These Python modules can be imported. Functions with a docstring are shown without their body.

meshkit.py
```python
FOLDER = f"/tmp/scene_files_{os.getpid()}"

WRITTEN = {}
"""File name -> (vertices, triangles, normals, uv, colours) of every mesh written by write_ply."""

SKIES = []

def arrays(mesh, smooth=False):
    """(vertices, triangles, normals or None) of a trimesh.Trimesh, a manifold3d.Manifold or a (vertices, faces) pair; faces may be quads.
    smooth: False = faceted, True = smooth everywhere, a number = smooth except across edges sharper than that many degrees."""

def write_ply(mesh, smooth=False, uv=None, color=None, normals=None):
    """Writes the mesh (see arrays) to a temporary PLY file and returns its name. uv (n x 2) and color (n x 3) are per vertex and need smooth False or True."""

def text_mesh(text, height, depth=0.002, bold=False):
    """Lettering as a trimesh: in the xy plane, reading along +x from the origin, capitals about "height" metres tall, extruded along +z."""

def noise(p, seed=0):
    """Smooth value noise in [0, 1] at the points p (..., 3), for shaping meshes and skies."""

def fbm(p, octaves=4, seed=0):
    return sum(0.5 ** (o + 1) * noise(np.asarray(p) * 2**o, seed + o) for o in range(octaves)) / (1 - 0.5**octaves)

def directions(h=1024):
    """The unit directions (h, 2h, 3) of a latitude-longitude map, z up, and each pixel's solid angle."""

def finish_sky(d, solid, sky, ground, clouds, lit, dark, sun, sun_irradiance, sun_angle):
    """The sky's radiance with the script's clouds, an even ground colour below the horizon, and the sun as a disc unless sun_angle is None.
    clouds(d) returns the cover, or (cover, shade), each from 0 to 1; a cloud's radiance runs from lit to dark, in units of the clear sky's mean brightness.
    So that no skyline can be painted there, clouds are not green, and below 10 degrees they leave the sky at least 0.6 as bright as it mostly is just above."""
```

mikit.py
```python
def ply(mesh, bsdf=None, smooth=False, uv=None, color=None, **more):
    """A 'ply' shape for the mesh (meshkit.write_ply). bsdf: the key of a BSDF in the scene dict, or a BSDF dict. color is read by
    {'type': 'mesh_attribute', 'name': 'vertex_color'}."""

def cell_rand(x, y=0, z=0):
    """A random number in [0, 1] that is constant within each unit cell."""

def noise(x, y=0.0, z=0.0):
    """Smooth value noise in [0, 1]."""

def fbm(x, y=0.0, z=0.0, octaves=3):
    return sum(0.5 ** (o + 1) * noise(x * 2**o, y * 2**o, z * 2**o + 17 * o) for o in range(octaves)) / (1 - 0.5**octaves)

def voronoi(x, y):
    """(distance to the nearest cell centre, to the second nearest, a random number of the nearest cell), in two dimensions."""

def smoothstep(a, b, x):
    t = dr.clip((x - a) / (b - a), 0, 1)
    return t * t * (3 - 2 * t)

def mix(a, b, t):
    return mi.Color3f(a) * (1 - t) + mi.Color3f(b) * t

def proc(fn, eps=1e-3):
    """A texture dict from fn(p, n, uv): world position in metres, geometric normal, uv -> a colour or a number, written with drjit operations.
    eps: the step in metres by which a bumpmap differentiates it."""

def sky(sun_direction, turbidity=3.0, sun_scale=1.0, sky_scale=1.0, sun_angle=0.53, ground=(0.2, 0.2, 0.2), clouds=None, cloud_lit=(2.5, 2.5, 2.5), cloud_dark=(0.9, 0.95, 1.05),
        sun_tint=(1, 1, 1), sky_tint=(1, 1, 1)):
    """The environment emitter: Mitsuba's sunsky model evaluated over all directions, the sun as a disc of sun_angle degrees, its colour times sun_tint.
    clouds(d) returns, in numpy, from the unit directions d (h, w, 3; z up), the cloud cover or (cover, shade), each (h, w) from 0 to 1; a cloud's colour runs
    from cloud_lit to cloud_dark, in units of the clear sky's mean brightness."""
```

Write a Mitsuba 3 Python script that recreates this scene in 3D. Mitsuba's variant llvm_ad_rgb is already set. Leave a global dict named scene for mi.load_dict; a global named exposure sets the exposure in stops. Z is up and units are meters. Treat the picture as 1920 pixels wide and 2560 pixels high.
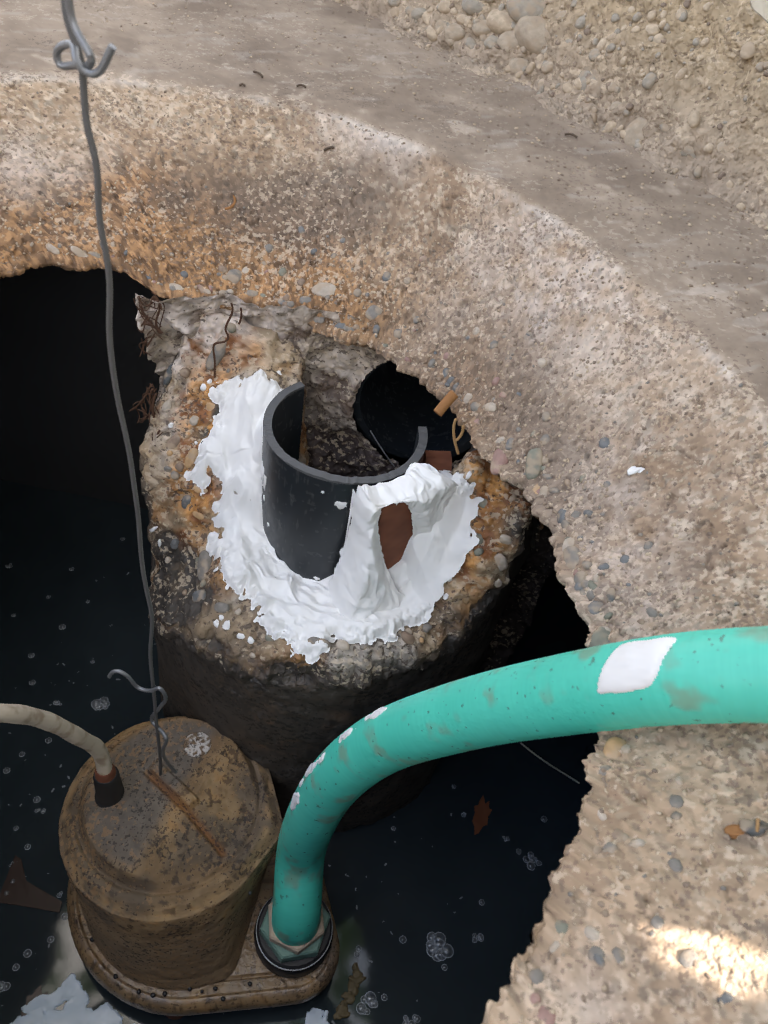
import math, random
import numpy as np, trimesh, shapely, mitsuba as mi, mikit, meshkit
from scipy.interpolate import RBFInterpolator, CubicSpline, PchipInterpolator, interp1d
from scipy.spatial import cKDTree
from scipy.ndimage import gaussian_filter1d, gaussian_filter

T = mi.ScalarTransform4f
scene, labels = {}, {}
rng = np.random.default_rng(7)
random.seed(7)

# ------------------------------------------------------------------ camera, sky, exposure
CAM = [0.0, 0.0, 0.72]
FWD = [-0.0,0.7118,-0.7024]
UP = [-0.1909,0.6895,0.6987]
scene['camera'] = {'type': 'thinlens', 'fov': 66.0, 'fov_axis': 'y', 'aperture_radius': 0.0008, 'focus_distance': 0.57,
                   'near_clip': 0.02, 'far_clip': 400.0,
                   'to_world': T().look_at(origin=CAM, target=[CAM[i] + FWD[i] for i in range(3)], up=UP)}
SUN = np.array([0.58, -0.25, 0.775]); SUN /= np.linalg.norm(SUN)
def thin_cloud(d):
    n = meshkit.fbm(d * 3.0 + 4.0, 4, 3)
    return np.clip((n - 0.36) * 3.0, 0, 0.85), 0.1
scene['sky'] = mikit.sky(SUN, turbidity=3, sun_scale=0.9, sun_tint=(.93, 1.0, 1.18), sky_scale=1.0, clouds=thin_cloud, cloud_lit=(2.55, 2.3, 2.0), sky_tint=(1.08, 1.0, .92))
exposure = 4.3


# ------------------------------------------------------------------ shapes of the lid and of the broken baffle (metres; water level is z = 0)
def pol(c, pts):
    p = np.asarray(pts, float)
    th = np.arctan2(p[:, 1] - c[1], p[:, 0] - c[0]); o = np.argsort(th)
    return th[o], np.hypot(p[:, 0] - c[0], p[:, 1] - c[1])[o], (p[o, 2] if p.shape[1] > 2 else None)
def ring_of(c, pts, smooth):
    th, r, z = pol(c, pts)
    T3 = np.concatenate([th - 2 * np.pi, th, th + 2 * np.pi])
    f = (lambda v: CubicSpline(T3, np.tile(v, 3))) if smooth == 2 else (lambda v: PchipInterpolator(T3, np.tile(v, 3))) if smooth else (lambda v: interp1d(T3, np.tile(v, 3)))
    return f(r), (f(z) if z is not None else None)
C0 = (-0.10, 0.28)
HOLE = [[-0.2978,0.475,0.41],[-0.2914,0.479,0.41],[-0.2854,0.4912,0.41],[-0.2766,0.502,0.41],[-0.2668,0.5031,0.41],[-0.2503,0.5046,0.409],[-0.2331,0.5135,0.408],[-0.2197,0.51,0.407],[-0.2052,0.5034,0.406],[-0.1938,0.4952,0.405],[-0.1799,0.4946,0.403],[-0.1655,0.4978,0.402],[-0.1502,0.5047,0.401],[-0.1335,0.5074,0.4],[-0.1202,0.5103,0.4],[-0.1055,0.5077,0.4],[-0.0899,0.5002,0.4],[-0.0743,0.4917,0.4],[-0.0599,0.4886,0.4],[-0.0463,0.489,0.4],[-0.0322,0.486,0.4],[-0.0141,0.4782,0.4],[0.0009,0.4631,0.401],[0.0117,0.4528,0.402],[0.0224,0.4397,0.403],[0.0314,0.4239,0.404],[0.04,0.4093,0.405],[0.044,0.4033,0.405],[0.0534,0.385,0.405],[0.0653,0.3664,0.407],[0.0792,0.3556,0.409],[0.0832,0.3455,0.41],[0.0871,0.3318,0.411],[0.0921,0.3209,0.412],[0.0964,0.3041,0.414],[0.0985,0.2876,0.416],[0.1038,0.2713,0.418],[0.1053,0.2535,0.42],[0.108,0.2372,0.422],[0.1101,0.211,0.423],[0.1091,0.189,0.424],[0.1016,0.1732,0.426],[0.1,0.1616,0.428],[0.0962,0.1487,0.429],[0.0941,0.1423,0.43],[0.0889,0.134,0.431],[0.0877,0.1244,0.432],[0.0814,0.113,0.433],[0.0797,0.1054,0.434],[0.0746,0.0952,0.435],[0.0716,0.0866,0.436],[0.0638,0.0753,0.438],[0.0588,0.0687,0.44],[0.0548,0.0622,0.44]] + [[.045, .035, .44], [.0, -.02, .44], [-.07, -.09, .44], [-.16, -.12, .44], [-.25, -.08, .44], [-.298, .02, .44], [-.302, .14, .43], [-.297, .25, .42], [-.30, .36, .415], [-.305, .43, .412]]
RIM = [[-0.3352,0.59],[-0.3191,0.6074],[-0.2959,0.6188],[-0.2583,0.6324],[-0.2142,0.6414],[-0.1722,0.6486],[-0.1292,0.6539],[-0.0943,0.6455],[-0.0666,0.6324],[-0.0287,0.616],[0.0085,0.5887],[0.0365,0.5699],[0.06,0.5487],[0.0852,0.5228],[0.1054,0.4939],[0.1362,0.446],[0.1604,0.4031],[0.1727,0.3709],[0.181,0.3411]] + [[.2, .285], [.215, .2], [.218, .1], [.19, 0], [.12, -.12], [0, -.22], [-.16, -.27], [-.33, -.2], [-.44, -.04], [-.48, .15], [-.475, .33], [-.43, .48], [-.385, .548]]
BANK = [[-0.3178,0.9661],[-0.2379,0.9682],[-0.1647,0.9538],[-0.0832,0.8998],[-0.0273,0.854],[0.0461,0.8044],[0.1075,0.732],[0.1545,0.6811],[0.1958,0.6305],[0.2315,0.5809]] + [[.30, .45], [.33, .3], [.36, .1], [.36, -.1], [.28, -.36], [0, -.55], [-.25, -.62], [-.52, -.5], [-.68, -.2], [-.72, .15], [-.75, .5], [-.68, .85], [-.5, 1.04], [-.34, 1.06]]
f_hole, f_hole_z = ring_of(C0, HOLE, 0)
f_rim = ring_of(C0, RIM, 1)[0]
f_bank = ring_of(C0, BANK, 1)[0]
Z_RIM = 0.5
def lid_profile(th, r):
    """smooth height of the lid's upper side at polar (th, r) about C0"""
    rh, zh, R = f_hole(th), f_hole_z(th), f_rim(th)
    t = np.clip((r - rh) / (R - rh), 0, 1)
    zc = zh + (Z_RIM - zh) * (0.86 * t + 0.14 * t * t)
    return np.where(r < R, zc, Z_RIM + 0.02 * (r - R))
def lid_z(x, y):
    x, y = np.asarray(x, float), np.asarray(y, float)
    th, r = np.arctan2(y - C0[1], x - C0[0]), np.hypot(x - C0[0], y - C0[1])
    return np.where(r < f_hole(th) - .001, -1.0, lid_profile(th, r))

def bank_z(x, y):
    x, y = np.asarray(x, float), np.asarray(y, float)
    th, r = np.arctan2(y - C0[1], x - C0[0]), np.hypot(x - C0[0], y - C0[1])
    t = np.clip((r - f_bank(th)) / .34, -.2, 1.1)
    return np.where(t < -.15, lid_z(x, y), Z_RIM + .006 + .30 * np.where(t < 0, t * .35, np.sin(np.clip(t, 0, 1) * np.pi / 2) ** .9))
PIPE = (-0.037, 0.427); PIPE_R = 0.057; PIPE_TOP = 0.3735
BAFFLE = [[-0.1765,0.43,0.3009],[-0.1749,0.41,0.2445],[-0.1666,0.39,0.2158],[-0.118,0.34,0.2547],[-0.0671,0.313,0.2619],[-0.0242,0.305,0.2743],[0.0239,0.315,0.2837],[0.068,0.347,0.2906],[0.0961,0.37,0.3072],[0.1077,0.39,0.3254],[0.0958,0.385,0.3689],[-0.1823,0.45,0.3291],[-0.1866,0.47,0.3568],[-0.192,0.488,0.3887],[-0.0357,0.37,0.2582],[-0.0708,0.383,0.2687],[-0.0104,0.372,0.2807],[-0.1368,0.43,0.3111],[-0.1288,0.4,0.2678],[-0.142,0.455,0.3351],[-0.1011,0.365,0.2723],[-0.1051,0.405,0.2946],[-0.1038,0.425,0.324],[-0.1386,0.475,0.3603],[-0.1633,0.462,0.3466],[-0.1086,0.468,0.3596],[-0.1343,0.485,0.3754],[-0.1623,0.485,0.3773],[-0.0563,0.335,0.2696],[-0.0019,0.345,0.2738],[0.0335,0.36,0.2925],[0.046,0.37,0.31],[0.055,0.39,0.3392],[0.0659,0.41,0.3591],[0.0487,0.425,0.374],[0.0844,0.385,0.3524],[0.0741,0.372,0.3306],[0.0028,0.378,0.3034]]
BAFFLE = BAFFLE + [[.034, .414, .343], [.028, .400, .338], [.041, .428, .345], [.03, .455, .27], [.048, .452, .30], [.05, .475, .29], [.02, .47, .27]]
_rbf = RBFInterpolator(np.array(BAFFLE)[:, :2], np.array(BAFFLE)[:, 2], kernel='thin_plate_spline', smoothing=2e-5)
def baffle_z(x, y):
    x, y = np.asarray(x, float), np.asarray(y, float)
    z = _rbf(np.stack([x.ravel(), y.ravel()], 1)).reshape(x.shape)
    return np.clip(z, 0.15, 0.415)


# ------------------------------------------------------------------ helpers
def key_for(name):
    if name not in scene and not any(k.startswith(name + '__') for k in scene) and name not in labels:
        return name
    i = 1
    while True:
        k = f'{name}_{i:03d}'
        if k not in scene and k not in labels and not any(q.startswith(k + '__') for q in scene): return k
        i += 1
COUNT = {}
def fresh(name):
    n = COUNT.get(name, 0); COUNT[name] = n + 1
    return name if n == 0 else f'{name}_{n:03d}'
def thing(name, label=None, cat=None, group=None, kind=None):
    k = fresh(name); d = {}
    if label: d['label'] = label
    if cat: d['category'] = cat
    if group: d['group'] = group
    if kind: d['kind'] = kind
    labels[k] = d
    return k
def part(holder, name, mesh, bsdf, smooth=30, label=None, kind=None, **kw):
    k = fresh(holder + '__' + name)
    scene[k] = mikit.ply(mesh, bsdf, smooth=smooth, **kw)
    if label or kind:
        labels[k] = {a: b for a, b in (('label', label), ('kind', kind)) if b}
    return k
def own(k, mesh, bsdf, smooth=30, **kw):
    scene[k] = mikit.ply(mesh, bsdf, smooth=smooth, **kw)
def fbm(p, o=4, seed=0): return meshkit.fbm(p, o, seed)
def sstep(a, b, x):
    t = np.clip((x - a) / (b - a), 0, 1); return t * t * (3 - 2 * t)
def ridges(n): return 1 - np.abs(2 * n - 1)
def lerp(a, b, t): return a + (b - a) * t
def grid_faces(n, m, wrap=False):
    i, j = np.meshgrid(np.arange(n if wrap else n - 1), np.arange(m - 1), indexing='ij')
    a = (i * m + j).ravel(); b = (((i + 1) % n) * m + j).ravel()
    return np.stack([a, b, b + 1, a + 1], 1)
def tris(q): return np.vstack([q[:, [0, 1, 2]], q[:, [0, 2, 3]]])
def grid_normals(P, wrap=False):
    if wrap: du = np.roll(P, -1, 0) - np.roll(P, 1, 0)
    else: du = np.gradient(P, axis=0)
    n = np.cross(du, np.gradient(P, axis=1)); l = np.linalg.norm(n, axis=-1, keepdims=True)
    return n / np.maximum(l, 1e-12)
def catmull(pts, step):
    p = np.asarray(pts, float)
    d = np.r_[0, np.cumsum(np.linalg.norm(np.diff(p, axis=0), axis=1))]
    cs = CubicSpline(d, p) if len(p) > 2 else (lambda t: p[0] + (p[-1] - p[0]) * (np.asarray(t)[:, None] / d[-1]))
    n = max(2, int(d[-1] / step) + 1)
    return cs(np.linspace(0, d[-1], n))
def frames(path):
    t = np.gradient(path, axis=0); t /= np.linalg.norm(t, axis=1, keepdims=True)
    u = np.cross(t[0], [0.3, 0.2, 0.93]); u /= np.linalg.norm(u); U = [u]
    for k in range(1, len(path)):
        u = U[-1] - t[k] * (U[-1] @ t[k]); U.append(u / np.linalg.norm(u))
    U = np.array(U); return t, U, np.cross(t, U)
def tube(path, r, n=10, cap=True):
    path = np.asarray(path, float); t, U, V = frames(path)
    r = np.broadcast_to(np.asarray(r, float), (len(path),))
    a = np.arange(n) / n * 2 * np.pi
    P = path[:, None] + r[:, None, None] * (np.cos(a)[None, :, None] * U[:, None] + np.sin(a)[None, :, None] * V[:, None])
    v = P.reshape(-1, 3); i, j = np.meshgrid(np.arange(len(path) - 1), np.arange(n), indexing='ij')
    q = np.stack([(i * n + j).ravel(), (i * n + (j + 1) % n).ravel(), ((i + 1) * n + (j + 1) % n).ravel(), ((i + 1) * n + j).ravel()], 1)
    f = tris(q)
    if cap:
        k = len(v); v = np.vstack([v, path[:1], path[-1:]]); jj = np.arange(n); e = (len(path) - 1) * n
        f = np.vstack([f, np.stack([jj * 0 + k, (jj + 1) % n, jj], 1), np.stack([jj * 0 + k + 1, e + jj, e + (jj + 1) % n], 1)])
    return trimesh.Trimesh(v, f, process=False)
def lathe(prof, n=48, center=(0, 0, 0)):
    p = np.asarray(prof, float); a = np.arange(n) / n * 2 * np.pi
    P = np.stack([np.cos(a)[:, None] * p[None, :, 0], np.sin(a)[:, None] * p[None, :, 0], np.broadcast_to(p[None, :, 1], (n, len(p)))], -1) + np.asarray(center)
    return trimesh.Trimesh(P.reshape(-1, 3), tris(grid_faces(n, len(p), True)), process=False)
def drop_tris(v, f, keep_v):
    f = f[keep_v[f].any(1)]
    used, inv = np.unique(f, return_inverse=True)
    return v[used], inv.reshape(-1, 3), used
def rotm(n):
    n = n / np.linalg.norm(n); a = np.cross(n, [0.31, 0.9, 0.2]); a /= np.linalg.norm(a)
    return np.stack([a, np.cross(n, a), n], 1)
ICO1, ICO2 = trimesh.creation.icosphere(1), trimesh.creation.icosphere(2)
def pebble(p, n, rx, ry, rz, spin, seed, ico=None, rough=0.28):
    ico = ico or ICO1
    v = ico.vertices.copy()
    v = v * (1 + rough * (2 * meshkit.noise(v * 1.3 + seed * 7.3, seed) - 1))[:, None]
    v = np.sign(v) * np.abs(v) ** 0.85
    v = v * [rx, ry, rz]
    c, s = math.cos(spin), math.sin(spin)
    v = v @ np.array([[c, s, 0], [-s, c, 0], [0, 0, 1]])
    return trimesh.Trimesh(np.asarray(p) + v @ rotm(np.asarray(n)).T, ico.faces, process=False)
def grains(x, y, spacing, seed, jitter=True):
    """random cell (id value, second value, distance to centre, gap to border) of a scattered-grain pattern in the plane"""
    lo = [x.min() - .01, y.min() - .01]; hi = [x.max() + .01, y.max() + .01]
    g = np.random.default_rng(seed); n = int((hi[0] - lo[0]) * (hi[1] - lo[1]) / spacing ** 2)
    s = g.uniform(lo, hi, (n, 2)); d, i = cKDTree(s).query(np.stack([x.ravel(), y.ravel()], 1), k=2)
    v1, v2 = g.random(n), g.random(n)
    return v1[i[:, 0]].reshape(x.shape), v2[i[:, 0]].reshape(x.shape), d[:, 0].reshape(x.shape), (d[:, 1] - d[:, 0]).reshape(x.shape)
def spots(x, y, items):
    """sum of soft round patches (x, y, rx, ry, strength)"""
    o = np.zeros_like(x)
    for a, b, rx, ry, s in items: o = o + s * np.exp(-((x - a) / rx) ** 2 - ((y - b) / ry) ** 2)
    return o

# ------------------------------------------------------------------ materials
def rgb(c): return {'type': 'rgb', 'value': list(map(float, c))}
def mat(name, color, rough=0.8, spec=0.4, twosided=True, **kw):
    b = {'type': 'principled', 'base_color': color if isinstance(color, dict) else rgb(color), 'roughness': rough, 'specular': spec, **kw}
    scene[name] = {'type': 'twosided', 'inner': b} if twosided else b
VC = {'type': 'mesh_attribute', 'name': 'vertex_color'}
import drjit as dr
def dr_clip(v): return dr.clip(v, 0, 1)
def flake_mask(f, lo, hi, big, bl, bh, rel=1.0):
    """crisp small flecks, denser in some places"""
    def fn(p, n, uv):
        a = mikit.fbm(p.x * f, p.y * f, p.z * f, 3)
        b = mikit.smoothstep(bl, bh, mikit.fbm(p.x * big + 3.1, p.y * big, p.z * big, 3))
        return mikit.smoothstep(lo, hi, a + .16 * (b - .6)) * rel
    return mikit.proc(fn)
def fine_bump(f1, f2, w=.5):
    def fn(p, n, uv):
        return mikit.fbm(p.x * f1, p.y * f1, p.z * f1, 3) + w * mikit.fbm(p.x * f2, p.y * f2, p.z * f2, 2)
    return mikit.proc(fn, eps=3e-4)
def gritty(name, rough, spec, pale, dark, f=330, bump=.0022, pa=.85, da=.8, plo=.60, dlo=.615):
    """per-vertex colour with crisp pale flecks and dark specks and fine relief"""
    pr = lambda c, r=rough: {'type': 'principled', 'base_color': c if isinstance(c, dict) else rgb(c), 'roughness': r, 'specular': spec}
    inner = {'type': 'blendbsdf', 'weight': flake_mask(f, plo - .03, plo + .09, 24, .35, .65, pa), 'a': pr(VC), 'b': pr(pale)}
    inner = {'type': 'blendbsdf', 'weight': flake_mask(f * 1.35, dlo - .02, dlo + .07, 38, .3, .7, da), 'a': inner, 'b': pr(dark)}
    scene[name] = {'type': 'twosided', 'inner': {'type': 'bumpmap', 'arbitrary': fine_bump(f * .8, f * 2.4), 'scale': bump, 'bsdf': inner}}
gritty('mat_vertex_dry', .92, .25, (.55, .45, .345), (.15, .11, .085), f=400, pa=.55, da=.6, bump=.0018)
gritty('mat_vertex_dust', .95, .2, (.46, .39, .32), (.12, .09, .07), f=300, pa=.35, da=.5, plo=.68, dlo=.70, bump=.0010)
gritty('mat_vertex_damp', .62, .45, (.50, .41, .30), (.07, .052, .04), f=300, pa=.55, bump=.0028)
gritty('mat_vertex_rust', .72, .4, (.33, .19, .085), (.035, .028, .024), f=420, pa=.5, da=.7, bump=.0012)
gritty('mat_vertex_wet', .28, .55, (.34, .20, .10), (.035, .028, .024), f=420, pa=.35, da=.6, bump=.0007)
gritty('mat_vertex_slime', .5, .45, (.11, .075, .045), (.018, .016, .014), f=260, pa=.25, da=.6, bump=.0025)
gritty('mat_vertex_soil', .95, .2, (.54, .44, .315), (.19, .14, .095), f=230, bump=.006, pa=.6, da=.6)
mat('mat_vertex_plain', VC, .8, .3)
STONES = {'mat_stone_grey': (.165, .15, .13), 'mat_stone_blue': (.115, .118, .118), 'mat_stone_green': (.155, .155, .12), 'mat_stone_brown': (.19, .135, .095),
          'mat_stone_pale': (.36, .31, .25), 'mat_stone_red': (.25, .155, .13), 'mat_stone_orange': (.38, .24, .12), 'mat_stone_dark': (.055, .06, .06)}
def stone_tex(c):
    c = np.array(c)
    def fn(p, n, uv):
        a = mikit.fbm(p.x * 260, p.y * 260, p.z * 260, 3)
        k = mikit.mix(mi.Color3f(*[float(q) * .72 for q in c]), mi.Color3f(*[float(q) * 1.35 for q in c]), a)
        return mikit.mix(k, mi.Color3f(.33, .255, .18), mikit.smoothstep(.42, .68, mikit.fbm(p.x * 160 + 9, p.y * 160, p.z * 160, 3)) * .75)
    return mikit.proc(fn)
for k, c in STONES.items(): mat(k, stone_tex(c), 0.6, 0.4)
SK = list(STONES)
for k, c in {'mat_stone_dusty': (.40, .325, .235), 'mat_stone_tan': (.32, .265, .20), 'mat_stone_drab': (.27, .24, .195), 'mat_crumb': (.19, .145, .11)}.items(): mat(k, stone_tex(c), .85, .25)

def white_tex(p, n, uv):
    a = mikit.fbm(p.x * 45, p.y * 45, p.z * 45, 3)
    return mikit.mix(mi.Color3f(.63, .625, .60), mi.Color3f(.70, .71, .71), a)
scene['mat_sealant'] = {'type': 'twosided', 'inner': {'type': 'bumpmap', 'arbitrary': fine_bump(120, 420, .3), 'scale': .0009, 'bsdf': {'type': 'principled', 'base_color': mikit.proc(white_tex), 'roughness': .45, 'specular': .45}}}
def abs_tex(p, n, uv):
    a = mikit.fbm(p.x * 30, p.y * 30, p.z * 12, 3); s = mikit.fbm(p.x * 420, p.y * 420, p.z * 90, 2)
    d = mikit.smoothstep(.48, .8, a) * .5 + mikit.smoothstep(.68, .8, s) * .35 + mikit.smoothstep(.66, .72, mikit.fbm(p.x * 210, p.y * 210, p.z * 210, 3)) * .3
    return mikit.mix(mi.Color3f(.014, .0175, .021), mi.Color3f(.065, .066, .064), dr_clip(d))
mat('mat_black_pipe', mikit.proc(abs_tex), 0.36, 0.5)
mat('mat_pipe_cut', (.075, .076, .078), 0.6, 0.4)
def clay_tex(p, n, uv):
    a = mikit.fbm(p.x * 90, p.y * 90, p.z * 90, 3)
    return mikit.mix(mi.Color3f(.115, .042, .026), mi.Color3f(.21, .082, .045), a)
mat('mat_clay', mikit.proc(clay_tex), 0.75, 0.3)
def water_tex(p, n, uv):
    a = mikit.fbm(p.x * 9, p.y * 9, 0, 4)
    return mikit.mix(mi.Color3f(.017, .024, .0275), mi.Color3f(.031, .042, .048), a)
def water_bump(p, n, uv):
    return mikit.fbm(p.x * 14, p.y * 14, 0, 2) * .6 + mikit.fbm(p.x * 60, p.y * 60, 3, 2) * .06
scene['mat_water'] = {'type': 'twosided', 'inner': {'type': 'bumpmap', 'arbitrary': mikit.proc(water_bump), 'scale': 0.0006, 'bsdf': {
    'type': 'principled', 'base_color': mikit.proc(water_tex), 'roughness': 0.06, 'specular': 0.7}}}
def hose_tex(p, n, uv):
    a = mikit.fbm(p.x * 70, p.y * 70, p.z * 70, 3); s = .3 * mikit.fbm(uv.x * 260, uv.y * 7, 0, 2) + .7 * mikit.fbm(p.x * 28, p.y * 28, p.z * 28, 3); k = mikit.fbm(p.x * 330, p.y * 330, p.z * 330, 2)
    c = mikit.mix(mi.Color3f(.045, .42, .31), mi.Color3f(.085, .53, .405), s)
    c = mikit.mix(c, mi.Color3f(.20, .19, .12), mikit.smoothstep(.55, .74, a) * .55)
    return mikit.mix(c, mi.Color3f(.05, .04, .03), mikit.smoothstep(.76, .83, k) * .6)
mat('mat_hose', mikit.proc(hose_tex), 0.42, 0.5)
mat('mat_wire', (.11, .108, .105), 0.55, 0.4, metallic=0.3)
mat('mat_wire_bright', (.20, .205, .21), 0.45, 0.5, metallic=0.6)
def cable_tex(p, n, uv):
    a = mikit.fbm(p.x * 120, p.y * 120, p.z * 120, 3)
    return mikit.mix(mi.Color3f(.42, .36, .28), mi.Color3f(.26, .20, .14), mikit.smoothstep(.45, .75, a))
mat('mat_cable', mikit.proc(cable_tex), 0.6, 0.4)
mat('mat_rubber', (.022, .022, .023), 0.5, 0.5)
mat('mat_patina', (.16, .27, .215), 0.6, 0.4)
mat('mat_tan_collar', (.50, .40, .29), 0.6, 0.4)
mat('mat_washer', (.45, .46, .46), 0.3, 0.5)
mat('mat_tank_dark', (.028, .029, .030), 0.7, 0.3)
mat('mat_leaf_brown', (.17, .06, .025), 0.5, 0.4)
mat('mat_leaf_wet', (.048, .028, .022), 0.3, 0.5)
mat('mat_root', (.075, .038, .022), 0.8, 0.3)
mat('mat_root_pale', (.30, .18, .08), 0.8, 0.3)
mat('mat_root_orange', (.25, .12, .045), 0.8, 0.3)
mat('mat_straw', (.46, .41, .32), 0.6, 0.4)
mat('mat_scum', (.13, .10, .05), 0.6, 0.4)
mat('mat_speck', (.20, .22, .24), 0.5, 0.4)
scene['mat_bubble'] = {'type': 'blendbsdf', 'weight': 0.10, 'a': {'type': 'thindielectric'}, 'b': {'type': 'twosided', 'inner': {'type': 'diffuse', 'reflectance': rgb((.62, .66, .70))}}}
scene['mat_green_leaf'] = {'type': 'principledthin', 'base_color': rgb((.06, .11, .03)), 'roughness': .5, 'diff_trans': .5}
mat('mat_bark', (.10, .075, .055), 0.9, 0.2)
mat('mat_ground', (.22, .17, .12), 0.95, 0.2)

# ------------------------------------------------------------------ setting: ground, earth bank, tank, water
def ground_sheet():
    a = np.linspace(0, 2 * np.pi, 160, endpoint=False)
    rs = np.array([0.34, 0.5, 0.8, 1.5, 3, 8, 30, 120])
    P = []
    for t in a:
        r0 = float(f_bank(np.arctan2(np.sin(t), np.cos(t))))
        P.append([[C0[0] + (r0 + q) * math.cos(t), C0[1] + (r0 + q) * math.sin(t), 0.80] for q in rs])
    P = np.array(P); P[..., 2] += .05 * (fbm(P * [1, 1, 0] * .8, 3, 5) - .5) * (np.arange(len(rs)) > 0)
    return trimesh.Trimesh(P.reshape(-1, 3), tris(grid_faces(len(a), len(rs), True)), process=False)
k = thing('ground', kind='structure', label='dry brown earth round the pit'); own(k, ground_sheet(), 'mat_ground')

def theta_samples(lo, hi, step, r, coarse):
    n = int((hi - lo) * r / step)
    return np.concatenate([np.linspace(lo, hi, n, endpoint=False), np.linspace(hi, lo + 2 * np.pi, coarse, endpoint=False)])

def wrap_pi(t): return (t + np.pi) % (2 * np.pi) - np.pi

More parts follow.
